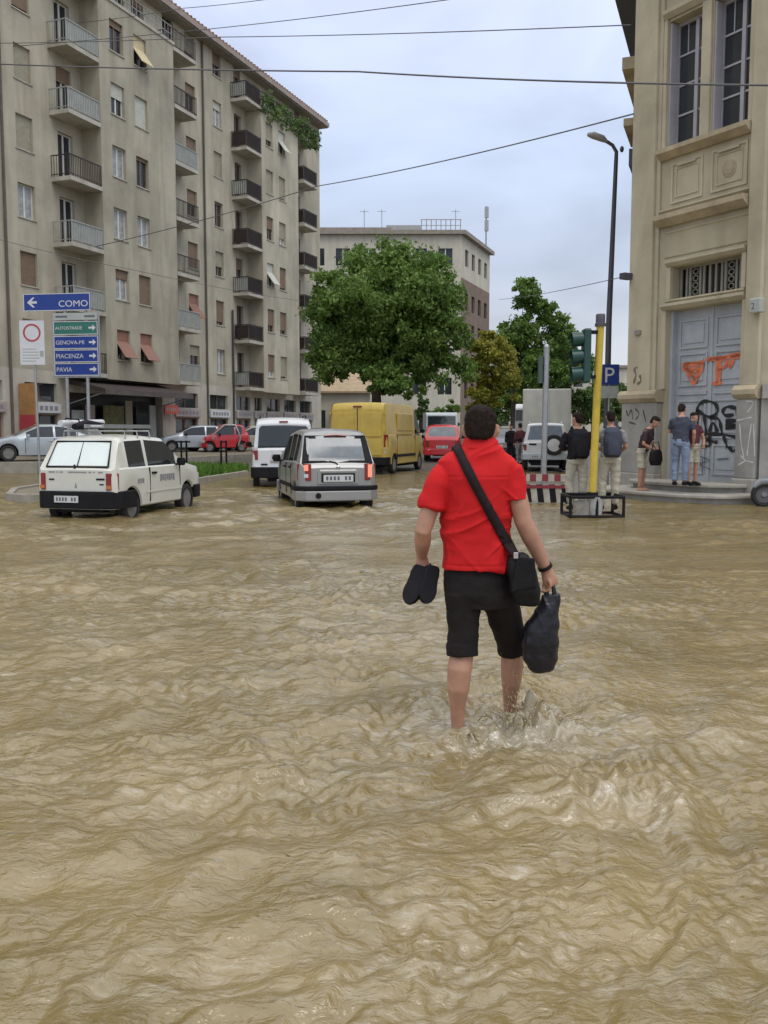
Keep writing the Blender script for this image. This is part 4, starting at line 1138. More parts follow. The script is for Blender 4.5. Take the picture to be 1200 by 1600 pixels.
def car(name, label, P, loc, a, paint, group=None, cat='car', glass=CGLASS, rear_glass=None, rims=RIM):
    """P: L, top, belt, plan, tumble, sill, wheels(xr, xf, r), rear(xa, xb), front(xa, xb), side [(xa, xb)]"""
    root = thing(name, label, cat, loc, R(90) - a, group)
    L = P['L']; xr, xf, wr_ = P['wheels']; ar = wr_ + .055
    keys = {0.0, L}
    for tab in (P['top'], P['belt'], P['plan']): keys |= {p[0] for p in tab}
    for q in (P['rear'], P['front'], *P['side']):
        if q: keys |= set(q)
    for xc in (xr, xf):
        for i in range(13): keys.add(xc - ar * math.cos(math.pi * i / 12))
    keys |= set(np.linspace(0, L, 30))
    xs = sorted(k for k in keys if 0 <= k <= L)
    xs = [x for i, x in enumerate(xs) if i == 0 or x - xs[i - 1] > .004]
    secs = []
    for x in xs:
        zt = lerp_tab(P['top'], x); zb_ = min(lerp_tab(P['belt'], x), zt); w = lerp_tab(P['plan'], x)
        gh = zt - zb_; zl = P['sill']
        for xc in (xr, xf):
            dd = abs(x - xc)
            if dd < ar: zl = max(zl, wr_ + math.sqrt(ar * ar - dd * dd))
        zl = min(zl, zb_ - .12)
        tw = P['tumble'] * gh
        shoulder = min(.05, .02 + gh * .1)
        w2_ = w - shoulder; w3 = w2_ - tw * .86; w4 = w2_ - tw - min(.03, gh * .3)
        roofc = .035 if gh > .2 else .015
        zm = zl + (zb_ - zl) * .45
        secs.append([(w - .05, zl), (w - .012, zl + .025), (w + .006, zm), (w, zl + (zb_ - zl) * .8), (w - .018, zb_ - .012), (w2_, zb_ + min(.012, gh)),
                     (w3, zb_ + gh * .88), (w4, zt - min(.012, gh * .1)), (max(w4 - .09, .05), zt + roofc * .35), (max(w4 * .5, .03), zt + roofc * .85), (0, zt + roofc)])
    nj = len(secs[0])
    verts = []
    for x, sc in zip(xs, secs):
        verts += [(x, y, z) for y, z in sc] + [(x, -y, z) for y, z in sc]
    V = lambda i, j, sd: i * 2 * nj + j + (nj if sd else 0)
    parts = {}

    def put(key, f):
        parts.setdefault(key, []).append(f)

    for i in range(len(xs) - 1):
        xm = (xs[i] + xs[i + 1]) / 2
        for j in range(nj - 1):
            for sd in (0, 1):
                f = (V(i, j, sd), V(i + 1, j, sd), V(i + 1, j + 1, sd), V(i, j + 1, sd))
                if sd == 0: f = f[::-1]
                key = 'body'
                gh = lerp_tab(P['top'], xm) - lerp_tab(P['belt'], xm)
                if j == 5 and gh > .06:
                    for q, sw in enumerate(P['side']):
                        if sw[0] < xm < sw[1]: key = ('side', q, sd)
                if j >= 8:
                    if P['rear'] and P['rear'][0] < xm < P['rear'][1]: key = 'rear'
                    if P['front'] and P['front'][0] < xm < P['front'][1]: key = 'front'
                put(key, f)
    # end caps
    last = len(xs) - 1
    put('body', tuple(V(0, j, 0) for j in range(nj)) + tuple(V(0, j, 1) for j in range(nj - 2, -1, -1)))
    put('body', (tuple(V(last, j, 0) for j in range(nj)) + tuple(V(last, j, 1) for j in range(nj - 2, -1, -1)))[::-1])

    def sub(nm, fs, m, ang_=35, inset=0.0):
        used = sorted({i for f in fs for i in f}); mp_ = {u: k for k, u in enumerate(used)}
        mb = MB().add([verts[u] for u in used], [tuple(mp_[i] for i in f) for f in fs])
        return mb.build(nm, m, root, smooth=ang_)

    sub('body', parts['body'], paint, 32)
    for k_, fs in parts.items():
        if k_ == 'body': continue
        if k_ == 'rear': sub('rear_window', fs, rear_glass or glass)
        elif k_ == 'front': sub('windscreen', fs, glass)
        else: sub('side_window', fs, glass)
    wmin = min(p[1] for p in P['plan'])
    mb = MB().box(.12, L - .15, -wmin + .2, wmin - .2, .2, min(lerp_tab(P['belt'], .15), .75))
    for xc in (xr, xf):
        mb.box(xc - ar - .03, xc + ar + .03, -wmin + .12, wmin - .12, .28, wr_ + ar + .02)
    mb.build('underbody', PLAST, root)
    for xc in (xr, xf):
        w = lerp_tab(P['plan'], xc)
        for sd in (1, -1): wheel(root, xc, sd * (w - .11), wr_, wr_, rim=rims)
    return root


def end_outline(P, front, x1, off, n=5):                  # outline of one end of the car, offset outwards
    L = P['L']; pl = P['plan']
    e_ = L if front else 0.0; sg = -1 if front else 1
    xs_ = [x1 * q / n for q in range(n, -1, -1)]
    left = []
    for x in xs_:
        xx = e_ + sg * x; w = lerp_tab(pl, xx) + off
        left.append((xx - sg * (off if x == 0 else 0), w - (.05 if x == 0 else 0)))
    m_ = e_ - sg * (off + .03)
    res = left + [(m_, left[-1][1] * .55), (m_, -left[-1][1] * .55)] + [(x, -y) for x, y in left[::-1]]
    return res


def bumper(root, P, front, x1, z0, z1, off, m, name='bumper'):
    return MB().prism(end_outline(P, front, x1, off), z0, z1).build(name, m, root, bevel=.02)


def tail(root, P, sd, z0, z1, m, win=.15, xl=.10, front=False, name='tail_light', x0=0.0):
    L = P['L']; e_ = L - x0 if front else x0; sg = -1 if front else 1
    w0 = lerp_tab(P['plan'], e_); w1 = lerp_tab(P['plan'], e_ + sg * xl)
    poly = [(e_ - sg * .022, w0 - win), (e_ - sg * .022, w0 - .02), (e_ + sg * .03, w0 + .022), (e_ + sg * xl, w1 + .016), (e_ + sg * xl, w1 - .05), (e_ + sg * .05, w0 - win)]
    poly = [(x, y * sd) for x, y in poly]
    return MB().prism(poly, z0, z1).build(name, m, root, bevel=.01)


def plate(root, x, z, y=0, w=.5, h=.11, front=False):
    sg = 1 if front else -1
    o = MB().box(x - .01, x + .01, y - w / 2, y + w / 2, z - h / 2, z + h / 2).build('licence_plate', PLATE, root)
    mb = MB()
    for i in range(7):
        if i == 2:
            mb.build('plate_marks', PLATED, o); mb = MB(); continue
        yy = y - w * .38 + w * .76 * i / 6
        xa = x + sg * .0105
        mb.box(min(xa, xa + sg * .003), max(xa, xa + sg * .003), yy - w * .036, yy + w * .036, z - h * .28, z + h * .28)
    mb.build('plate_marks', PLATED, o)
    return o


def mirrors(root, P, x, z, m, sides=(1, -1)):
    for sd in sides:
        w = lerp_tab(P['plan'], x)
        MB().rings([(x, sd * (w + .10), z - .07, .05, .07), (x, sd * (w + .11), z, .065, .10), (x, sd * (w + .10), z + .07, .05, .07)], 10).build('mirror', m, root, smooth=60)
        MB().tube([(x + .03, sd * (w - .05), z - .06), (x + .01, sd * (w + .09), z - .03)], .02, 5).build('mirror_arm', m, root)


def seam(root, P, x, z0, z1, sides=(1, -1), m=None):      # the gap round a door
    for sd in sides:
        w = lerp_tab(P['plan'], x)
        MB().box(x - .008, x + .008, min(sd * (w - .03), sd * (w + .0095)), max(sd * (w - .03), sd * (w + .0095)), z0, z1).build('door_gap', m or PLAST, root)


def handle(root, P, x, z, m, sides=(1, -1)):
    for sd in sides:
        w = lerp_tab(P['plan'], x)
        MB().box(x - .08, x + .08, min(sd * (w - .01), sd * (w + .03)), max(sd * (w - .01), sd * (w + .03)), z - .018, z + .018).build('door_handle', m, root, bevel=.008)


# --- white hatchback
PA = dict(L=3.41, top=[(0, .90), (.03, .925), (.05, .93), (.32, 1.40), (.45, 1.44), (1.2, 1.46), (1.95, 1.42), (2.55, .98), (2.62, .96), (3.25, .86), (3.41, .72)],
          belt=[(0, .90), (.05, .92), (.35, .93), (2.4, .93), (2.6, .94), (3.25, .84), (3.41, .70)], plan=[(0, .69), (.025, .73), (.06, .76), (.2, .778), (.4, .785), (2.6, .785), (3.2, .75), (3.36, .70), (3.41, .64)],
          tumble=.20, sill=.26, wheels=(.56, 2.74, .275), rear=(.075, .30), front=(1.99, 2.50), side=[(.50, 1.10), (1.20, 2.28)])
panda = car('hatchback_car', 'old white hatchback with roof rack and white sunshades in its back window', PA, (-5.50, 16.2, -.12), R(14), PWHITE, rear_glass=SUNSH)
panda.scale = (1.03, 1.03, 1.08)
bumper(panda, PA, False, .62, .27, .56, .045, PLAST); bumper(panda, PA, True, .4, .27, .52, .04, PLAST)
for sd in (1, -1):
    MB().box(1.02, 2.42, min(sd * .76, sd * .797), max(sd * .76, sd * .797), .485, .512).build('side_strip', PWHITE, panda)
    o = tail(panda, PA, sd, .58, .86, TAIL, .10, .10)
    MB().box(-.027, -.023, min(sd * .60, sd * .69), max(sd * .60, sd * .69), .60, .66).build('reverse_lamp', AMB, o)
    tail(panda, PA, sd, .60, .74, LAMPC, .22, .08, front=True, name='headlight')
mb = MB()                                               # black rubber round the rear window
za, zb_ = .965, 1.365
for (y0, y1) in ((-.575, .575),):
    p = lambda y, f: (.052 + .27 * f - .012, y, .948 + .46 * f)
    mb.tube([p(-.60, .03), p(.60, .03), p(.53, .93), p(-.53, .93), p(-.60, .03)], .017, 6)
    mb.tube([p(0, .05), p(0, .93)], .009, 5)
mb.build('window_rubber', PLAST, panda)
MB().tube([(.02, .02, .93), (.05, .05, .99)], .02, 6).build('rear_wiper', PLAST, panda)
plate(panda, -.088, .43, .14, .46, .11)
mb = MB()
for i in range(34):
    if random.random() < .85: mb.box(-.008, -.001, .50 - i * .031, .52 - i * .031, .865, .885)
mb.build('lettering', PGREY, panda)
for q in ((-.56, -.40, .745, .775), (-.54, -.46, .665, .685), (.42, .52, .74, .765)): MB().box(-.009, -.001, *q).build('badge', PLAST, panda)
MB().prism([(-.02, .62), (.02, .62), (0, .70)], -.0095, -.001, fr=lambda u, v, w: (w, u, v)).build('badge', GREYCL, panda)
seam(panda, PA, 1.17, .33, .92); seam(panda, PA, 2.36, .55, .92); handle(panda, PA, 1.32, .82, PLAST)
mirrors(panda, PA, 2.22, .99, PLAST)
mb = MB()
for i in range(7): mb.box(1.55 + i * .085, 1.55 + i * .085 + .06, -.7955, -.79, .66 + .02 * (i % 2), .78)
mb.build('lettering', GREYCL, panda); mb = MB()
for i in range(4): mb.box(.72 + i * .06, .72 + i * .06 + .04, -.7955, -.79, .66, .74)
mb.build('lettering', GREYCL, panda)
# roof rack
rk = MB()
for x in (.62, 1.05, 1.5): rk.tube([(x, -.62, 1.43), (x, -.60, 1.55), (x, .60, 1.55), (x, .62, 1.43)], .016, 6)
rk = rk.build('roof_rack', RAILW, panda)
lad = thing('ladder', 'aluminium ladder and tubes lying on the roof rack of the white hatchback', 'ladder', panda.matrix_basis @ Vector((.2, -.25, 1.63)), R(90) - R(14))
for yy in (-.16, .2): MB().box(.05, 1.75, yy - .02, yy + .02, -.035, .035).build('ladder_rail', GALV, lad)
for i in range(7): MB().tube([(.2 + i * .23, -.16, 0), (.2 + i * .23, .2, 0)], .018, 6).build('rung', SIGNW, lad)
boxr = thing('roof_bundle', 'white tube and dark bundle tied on the roof rack beside the ladder', 'bundle', panda.matrix_basis @ Vector((.2, .3, 1.62)), R(90) - R(14))
MB().tube([(.0, .1, .06), (1.4, .1, .09)], .06, 8).build('tube', SIGNW, boxr, smooth=50)
MB().tube([(.1, -.12, .0), (.5, -.1, .05), (1.1, -.14, .02)], [.06, .09, .05], 8).build('cloth', BLKT, boxr, smooth=50)
mb = MB().tube([(.25, -.2, -.05), (.27, -.1, .13), (.26, .15, .16), (.25, .22, 0)], .015, 5); mb.build('tie', BLKT, boxr)

# --- silver city car
AT = dict(L=3.5, top=[(0, .86), (.04, .92), (.07, .95), (.30, 1.44), (.40, 1.53), (.7, 1.57), (1.5, 1.58), (2.1, 1.52), (2.75, 1.02), (2.85, .99), (3.3, .86), (3.5, .66)],
          belt=[(0, .86), (.07, .94), (.5, .98), (2.6, .93), (2.85, .95), (3.3, .84), (3.5, .64)], plan=[(0, .64), (.03, .70), (.08, .75), (.2, .778), (.5, .788), (2.7, .785), (3.2, .74), (3.4, .66), (3.5, .56)],
          tumble=.22, sill=.24, wheels=(.56, 2.94, .275), rear=(.09, .31), front=(2.13, 2.70), side=[(.42, .85), (.93, 1.55), (1.63, 2.45)])
atos = car('city_car', 'small silver hatchback with its brake lights lit, driving through the water', AT, (-.93, 18.4, -.12), R(-14), PSILV, rear_glass=CGLASSL)
atos.scale = (1.05, 1.05, 1.07)
bumper(atos, AT, False, .5, .25, .44, .05, PSILV); bumper(atos, AT, False, .5, .445, .53, .055, PLAST, 'bumper_strip'); bumper(atos, AT, True, .5, .25, .5, .04, PSILV)
for sd in (1, -1):
    o = tail(atos, AT, sd, .63, .95, TAIL, .115, .14)
    MB().box(-.030, -.0225, min(sd * .585, sd * .665), max(sd * .585, sd * .665), .82 if sd > 0 else .76, .93).build('brake_lamp', TAILON, o)
    MB().box(-.030, -.0225, min(sd * .585, sd * .665), max(sd * .585, sd * .665), .69, .76).build('indicator', LAMPC if sd > 0 else TAILON, o)
    tail(atos, AT, sd, .62, .78, LAMPC, .2, .15, front=True, name='headlight')
# black surround of the back window
mb = MB()
p = lambda y, f: (.075 + .25 * f - .01, y, .955 + .51 * f)
for sd in (1, -1): mb.add([p(sd * .70, .0), p(sd * .56, .02), p(sd * .50, 1.0), p(sd * .60, 1.02)], [(0, 1, 2, 3)])
mb.add([p(-.60, 1.02), p(-.5, .9), p(.5, .9), p(.60, 1.02)], [(0, 1, 2, 3)]); mb.add([p(-.70, 0), p(-.56, .10), p(.56, .10), p(.70, 0)], [(0, 1, 2, 3)])
o = mb.build('window_surround', PLAST, atos)
so = o.modifiers.new('solid', 'SOLIDIFY'); so.thickness = .012
MB().tube([(.28, -.22, 1.475), (.27, 0, 1.49), (.28, .22, 1.475)], .02, 6).build('high_brake_lamp', TAIL, atos)
mb = MB(); mb.prism([(-.40, .56), (.40, .56), (.40, .80), (.34, .84), (-.34, .84), (-.40, .80)], -.018, 0, fr=lambda u, v, w: (w, u, v)); o = mb.build('plate_surround', PSILV, atos, bevel=.012)
MB().box(-.026, -.0185, -.33, .33, .60, .77).build('plate_recess', PLAST, atos)
plate(atos, -.036, .675, 0, .58, .13)
MB().box(-.03, -.0, -.36, .36, .79, .835).build('tailgate_handle', CHROME, atos, bevel=.01)
MB().ball((-.012, 0, .885), (.012, .04, .028)).build('badge', CHROME, atos)
MB().tube([(.03, .0, .93), (.06, .04, .97), (.075, .16, .995)], .014, 6).build('rear_wiper', PLAST, atos)
MB().lathe((-.085, .40, .35), (-1, 0, 0), [(0, .055), (.012, .055)], 16).build('tow_cover', PLAST, atos)
for x in (.88, 1.59, 2.55): seam(atos, AT, x, .33, .93)
handle(atos, AT, 1.02, .86, PLAST); handle(atos, AT, 1.76, .85, PLAST)
mirrors(atos, AT, 2.32, 1.0, PLAST)
for sd in (1, -1): MB().box(.9, 2.5, min(sd * .775, sd * .805), max(sd * .775, sd * .805), .46, .54).build('side_strip', PLAST, atos)

# --- white van
KG = dict(L=4.0, top=[(0, 1.02), (.03, 1.06), (.05, 1.08), (.12, 1.70), (.2, 1.80), (.6, 1.86), (2.0, 1.86), (2.5, 1.78), (3.15, 1.18), (3.25, 1.14), (3.8, .98), (4.0, .72)],
          belt=[(0, 1.02), (.05, 1.07), (3.1, 1.05), (3.3, 1.08), (3.8, .95), (4.0, .7)], plan=[(0, .79), (.06, .84), (.5, .86), (3.2, .86), (3.7, .81), (4.0, .64)],
          tumble=.10, sill=.30, wheels=(.65, 3.2, .31), rear=(.054, .115), front=(2.55, 3.10), side=[(1.5, 2.35), (2.45, 2.95)])
van = car('white_van', 'small white van ahead of the silver hatchback, beside the grass island', KG, (atx(444, 25.2), 25.2, -.06), R(-8), PVAN, cat='van')
van.scale = (1.0, 1.02, 1.05)
bumper(van, KG, False, .35, .30, .58, .05, PLAST); bumper(van, KG, False, .3, .585, .61, .052, PSILV2, 'bumper_strip')
for sd in (1, -1):
    tail(van, KG, sd, .78, 1.02, TAIL, .09, .1); tail(van, KG, sd, 1.03, 1.12, LAMPC, .09, .1, name='reverse_lamp')
mb = MB().prism([(-.70, 1.12), (.70, 1.12), (.66, 1.62), (.58, 1.68), (-.58, 1.68), (-.66, 1.62)], .0, .055, fr=lambda u, v, w: (w + .035 + (v - 1.1) * .08, u, v))
mb.build('back_window', CGLASS, van, bevel=.02)
plate(van, -.03, .80, .1, .5, .11)
mb = MB().prism([(-.38, .70), (.38, .70), (.33, .93), (-.33, .93)], -.016, 0, fr=lambda u, v, w: (w, u, v)); mb.build('plate_recess', FROST, van)
MB().box(-.02, .01, -.06, .06, .98, 1.02).build('badge', CHROME, van)
MB().box(.10, .13, -.12, .12, 1.76, 1.80).build('high_brake_lamp', TAIL, van)
mirrors(van, KG, 2.85, 1.15, PLAST)
for sd in (1, -1): MB().tube([(.4, sd * .62, 1.88), (.5, sd * .62, 1.94), (2.2, sd * .62, 1.94), (2.3, sd * .62, 1.87)], .018, 6).build('roof_rail', PLAST, van)
MB().box(-.02, -.001, .45, .62, .64, .68).build('badge', PLAST, van); seam(van, KG, 1.42, .4, 1.05)

# --- yellow van
YV = dict(L=5.3, top=[(0, 2.30), (.02, 2.40), (.08, 2.50), (.25, 2.54), (3.6, 2.54), (3.9, 2.48), (4.6, 1.45), (4.75, 1.36), (5.15, 1.15), (5.3, .85)],
          belt=[(0, 1.40), (3.4, 1.40), (4.5, 1.32), (4.75, 1.30), (5.15, 1.1), (5.3, .8)], plan=[(0, 1.06), (.05, 1.11), (.4, 1.12), (4.3, 1.12), (4.9, 1.05), (5.3, .85)],
          tumble=.06, sill=.34, wheels=(.95, 4.35, .34), rear=None, front=(3.95, 4.58), side=[(3.7, 4.35)])
yv = car('yellow_van', 'tall yellow panel van stopped left of the wading man', YV, (-.95, 32.6, .0), R(18), PYEL, cat='van')
bumper(yv, YV, False, .25, .34, .62, .06, PLAST)
for sd in (1, -1):
    tail(yv, YV, sd, .98, 1.42, TAIL, .07, .11)
    tail(yv, YV, sd, .75, .96, LAMPC, .07, .11, name='reverse_lamp')
    MB().box(.9, 3.6, min(sd * 1.10, sd * 1.135), max(sd * 1.10, sd * 1.135), .60, .70).build('side_strip', PLAST, yv)
    MB().box(1.3, 3.3, min(sd * 1.08, sd * 1.126), max(sd * 1.08, sd * 1.126), 1.42, 1.46).build('side_ridge', PYEL, yv)
    MB().box(1.35, 3.3, min(sd * 1.04, sd * 1.088), max(sd * 1.04, sd * 1.088), 1.55, 2.2).build('side_panel', PYEL, yv, bevel=.04)
MB().box(-.012, .01, -.012, .012, .64, 2.36).build('door_gap', PLAST, yv)
for sd in (1, -1):
    MB().box(-.028, -.004, min(sd * .12, sd * .92), max(sd * .12, sd * .92), 1.35, 2.20).build('rear_door_panel', PYEL, yv, bevel=.03)
    MB().box(-.028, -.004, min(sd * .12, sd * .92), max(sd * .12, sd * .92), .68, 1.25).build('rear_door_panel', PYEL, yv, bevel=.03)
    for z in (.85, 1.5, 2.15): MB().box(-.05, .02, min(sd * 1.0, sd * 1.05), max(sd * 1.0, sd * 1.05), z, z + .1).build('hinge', PYEL, yv)
MB().box(-.03, .06, -.16, .16, 2.40, 2.45).build('high_brake_lamp', TAIL, yv)
plate(yv, -.045, .80, .45, .5, .12); mirrors(yv, YV, 4.25, 1.55, PLAST); seam(yv, YV, 3.55, .5, 1.4); seam(yv, YV, 1.2, .5, 1.4)

# --- silver saloon at the left edge, standing on the pavement
SD = dict(L=4.6, top=[(0, .80), (.05, .93), (.55, 1.0), (.75, 1.02), (1.45, 1.36), (1.9, 1.42), (2.5, 1.41), (3.45, .97), (3.6, .95), (4.4, .78), (4.6, .58)],
          belt=[(0, .80), (.05, .92), (.7, .95), (3.4, .90), (3.6, .93), (4.4, .76), (4.6, .56)], plan=[(0, .72), (.1, .82), (.6, .89), (3.6, .89), (4.3, .82), (4.6, .62)],
          tumble=.30, sill=.22, wheels=(1.0, 3.72, .315), rear=(.80, 1.40), front=(2.55, 3.40), side=[(1.15, 1.95), (2.03, 3.05)])
hd = R(-122)                                             # heading left and a little towards the camera
fw = Vector((math.sin(hd), math.cos(hd), 0)); lf = Vector((-fw.y, fw.x, 0))
wc = Vector((atx(14, 35.2), 35.2, .37))                  # its near front wheel
base = wc - fw * 3.72 + lf * -.78 * 1
sed = car('saloon_car', 'silver saloon car parked on the pavement at the left edge', SD, base, hd, PSILV2)
for sd in (1, -1):
    tail(sed, SD, sd, .62, .84, TAIL, .25, .2); tail(sed, SD, sd, .52, .68, LAMPC, .25, .2, front=True, name='headlight')
bumper(sed, SD, False, .4, .25, .55, .03, PSILV2); bumper(sed, SD, True, .4, .22, .48, .03, PSILV2)
for x in (1.1, 2.0, 3.1): seam(sed, SD, x, .3, .9)
handle(sed, SD, 1.2, .80, PSILV2); handle(sed, SD, 2.15, .79, PSILV2); mirrors(sed, SD, 3.0, .98, PSILV2)

# --- parked cars by the shops
SM = dict(L=2.6, top=[(0, .85), (.04, 1.0), (.3, 1.42), (.5, 1.52), (1.2, 1.54), (1.5, 1.48), (2.05, 1.0), (2.15, .96), (2.45, .80), (2.6, .6)],
          belt=[(0, .85), (.04, .98), (2.0, .90), (2.15, .92), (2.45, .78), (2.6, .58)], plan=[(0, .66), (.08, .74), (2.1, .76), (2.4, .70), (2.6, .55)],
          tumble=.25, sill=.25, wheels=(.42, 2.2, .28), rear=(.06, .28), front=(1.53, 2.0), side=[(.4, .75), (.82, 1.8)])


def parked(name, label, P, px, Y, hd, paint, z=.37, group=None, **k):
    fw = Vector((math.sin(hd), math.cos(hd), 0))
    c = Vector((atx(px, Y), Y, z)) - fw * P['L'] / 2
    r_ = car(name, label, P, c, hd, paint, group, **k)
    bumper(r_, P, False, .3, .27, .5, .03, paint); bumper(r_, P, True, .3, .25, .48, .03, paint)
    for sd in (1, -1):
        tail(r_, P, sd, .60, .84, TAIL, .14, .12); tail(r_, P, sd, .52, .68, LAMPC, .2, .15, front=True, name='headlight')
    plate(r_, -.05, .58); mirrors(r_, P, P['side'][-1][1] - .15, .98, PLAST)
    return r_


sm = parked('microcar', 'red two seat car with silver frame parked before the shops', SM, 352, 51.5, R(-105), PRED, group=None)
mb = MB()
for sd in (1, -1):                                        # silver frame over the red panels
    pts = [(.62, sd * .755, .35), (.50, sd * .775, .80), (.62, sd * .72, 1.15), (.75, sd * .60, 1.50), (1.35, sd * .59, 1.50), (1.98, sd * .73, .98), (2.02, sd * .775, .70)]
    mb.tube(pts, .055, 8)
mb.build('frame', PSILV, sm, smooth=50)
HB = dict(L=3.9, top=[(0, .85), (.05, .95), (.42, 1.38), (.6, 1.45), (1.5, 1.47), (2.0, 1.42), (2.85, .98), (2.95, .95), (3.7, .78), (3.9, .56)],
          belt=[(0, .85), (.06, .93), (2.7, .90), (2.95, .92), (3.7, .76), (3.9, .54)], plan=[(0, .70), (.1, .80), (.5, .83), (3.0, .83), (3.6, .77), (3.9, .6)],
          tumble=.25, sill=.24, wheels=(.72, 3.15, .30), rear=(.09, .40), front=(2.05, 2.80), side=[(.62, 1.2), (1.28, 2.5)])
parked('parked_car', 'grey hatchback parked before the shops, left of the red two seater', HB, 300, 52.5, R(-110), PSILV2)
parked('parked_car', 'red hatchback parked between the grey hatchback and the red two seater', HB, 333, 54.5, R(-112), PRED)
parked('parked_car', 'beige hatchback parked before the shops, left of the white van', HB, 392, 55.0, R(-112), CREAM)
parked('parked_car', 'dark hatchback behind the white van and the yellow van', HB, 505, 46, R(14), PDARK, z=.2)
parked('parked_car', 'dark car parked by the shop with the white sign', HB, 100, 43, R(-60), PGREY)
rc = parked('red_car', 'red hatchback seen from behind, right of the yellow van', HB, 692, 43.5, R(5), PRED, z=.17, rear_glass=CGLASSL)
rc.scale = (1.05, 1.05, 1.12)
for sd in (1, -1): MB().box(-.04, -.0, min(sd * .3, sd * .6), max(sd * .3, sd * .6), .43, .50).build('bumper_reflector', SIGNW, rc)
parked('dark_car', 'dark hatchback half hidden behind the head of the wading man', HB, 787, 45, R(178), PDARK, z=.2)
# --- bus / coach far behind the red car
bs = thing('minibus', 'blue grey minibus facing the camera far behind the red car', 'minibus', (atx(690, 58), 58, .37))
MB().prism([(0, .35), (.05, .35), (-.05, 1.3), (.25, 2.2), (.4, 2.35), (5, 2.4), (5, .35)], -1.0, 1.0, fr=lambda u, v, w: (w, u, v)).build('body', PSILV2, bs, bevel=.06)
MB().prism([(-.06, 1.32), (.21, 2.12), (.18, 2.12), (-.10, 1.32)], -.88, .88, fr=lambda u, v, w: (w, u, v)).build('windscreen', CGLASS, bs)
MB().box(-.95, .95, -.08, .02, .4, .7).build('bumper', PLAST, bs)
for sd in (-1, 1):
    MB().box(min(sd * .65, sd * .93), max(sd * .65, sd * .93), -.07, 0, .85, 1.05).build('headlight', LAMPC, bs)
    for yy in (.8, 4): 
        w_ = wheel(bs, sd * .92, yy, .33, .33); w_.rotation_euler = (0, 0, R(90))
# --- white off-roader with spare wheel
SV = dict(L=3.9, top=[(0, 1.05), (.03, 1.08), (.18, 1.72), (.3, 1.78), (1.9, 1.78), (2.2, 1.70), (2.75, 1.12), (2.85, 1.1), (3.75, 1.0), (3.9, .8)],
          belt=[(0, 1.05), (.05, 1.07), (2.7, 1.05), (2.85, 1.07), (3.75, .97), (3.9, .78)], plan=[(0, .82), (.05, .85), (3.4, .86), (3.75, .82), (3.9, .74)],
          tumble=.16, sill=.42, wheels=(.65, 3.1, .36), rear=(.05, .17), front=(2.24, 2.70), side=[(.45, 1.1), (1.2, 2.4)])
sv = car('offroad_car', 'white off-road car with a spare wheel on its tailgate', SV, (atx(852, 34.5), 34.5, .04), R(8), PVAN, rear_glass=CGLASSL)
bumper(sv, SV, False, .3, .42, .66, .06, PSILV2)
for sd in (1, -1): tail(sv, SV, sd, .78, 1.0, TAIL, .10, .1)
for nm, prof, m_ in (('spare_wheel', [(0, .37), (.02, .39), (.14, .39), (.17, .36), (.17, .25)], RUB), ('wheel_cover', [(.12, .25), (.175, .24), (.185, .10), (.19, .02)], LAMPC)):
    MB().lathe((-.02, -.30, .98), (-1, 0, 0), prof, 26).build(nm, m_, sv, smooth=40)
MB().box(-.02, 0, .35, .62, .98, 1.04).build('badge', PLAST, sv); plate(sv, -.105, .55, .3); mirrors(sv, SV, 2.3, 1.15, PLAST)
for sd in (1, -1): MB().tube([(.35, sd * .60, 1.80), (.45, sd * .60, 1.86), (1.9, sd * .60, 1.86), (2.0, sd * .60, 1.79)], .018, 6).build('roof_rail', PVAN, sv)
# --- truck
tk = thing('box_truck', 'white truck with pale grey tarpaulin box behind the off-road car', 'truck', (atx(852, 47), 47, .25), R(-10))
o = MB().box(-1.2, 1.25, 0, 5.2, .9, 3.45).build('cargo_box', TARP, tk, bevel=.05)
for i in range(4): MB().box(-1.1 + .6 * i - .03, -1.1 + .6 * i + .03, -.03, -.002, .95, 3.35).build('tarpaulin_seam', TARP, o)
MB().box(-1.2, 1.25, -.04, .0, .78, .89).build('tail_bar', PLAST, tk)
MB().prism([(5.3, .5), (5.3, 2.6), (5.6, 2.85), (6.6, 2.8), (7.0, 1.6), (7.1, .5)], -1.75, .9, fr=lambda u, v, w: (w, u, v)).build('cab', PVAN, tk, bevel=.08)
MB().box(-1.72, -1.2, 5.24, 5.299, 1.9, 2.5).build('cab_window', CGLASS, tk)
for sd in (-1, 1):
    for yy in (1.2, 6.2):
        w_ = wheel(tk, sd * .98, yy, .45, .45, .25); w_.rotation_euler = (0, 0, R(90))
    MB().box(min(sd * .85, sd * 1.15), max(sd * .85, sd * 1.15), -.06, -.002, .62, .76).build('tail_light', TAIL, tk)
# --- scooter at the right edge
sc = thing('motor_scooter', 'dark motor scooter cut by the right edge, beside the door steps', 'scooter', (7.92, 18.9, -.02), R(-12))
def moto_wheel(x, par):
    e_ = MB().lathe((x, 0, .25), (0, 1, 0), [(-.06, .17), (-.07, .22), (-.03, .262), (.03, .262), (.07, .22), (.06, .17)], 26, caps=False).build('wheel', RUB, par, smooth=40)
    MB().lathe((x, 0, .25), (0, 1, 0), [(-.03, .17), (-.03, .05), (-.06, .04), (-.06, .01), (.06, .01), (.06, .04), (.03, .05), (.03, .17)], 22).build('rim', GREYCL, e_, smooth=40)
moto_wheel(0, sc); moto_wheel(1.25, sc)
MB().tube([(-.2, 0, .40), (-.08, 0, .52), (.1, 0, .54), (.25, 0, .42)], [.06, .085, .09, .06], 10).build('mudguard', PGREY, sc, smooth=50)
MB().tube([(0, .08, .25), (.14, .06, .62), (.24, 0, 1.0)], .03, 8).build('fork', GALV, sc)
MB().rings([(.35, 0, .45, .10, .16), (.30, 0, .7, .10, .2), (.26, 0, .95, .08, .17), (.24, 0, 1.05, .05, .1)], 14).build('leg_shield', PGREY, sc, smooth=50)
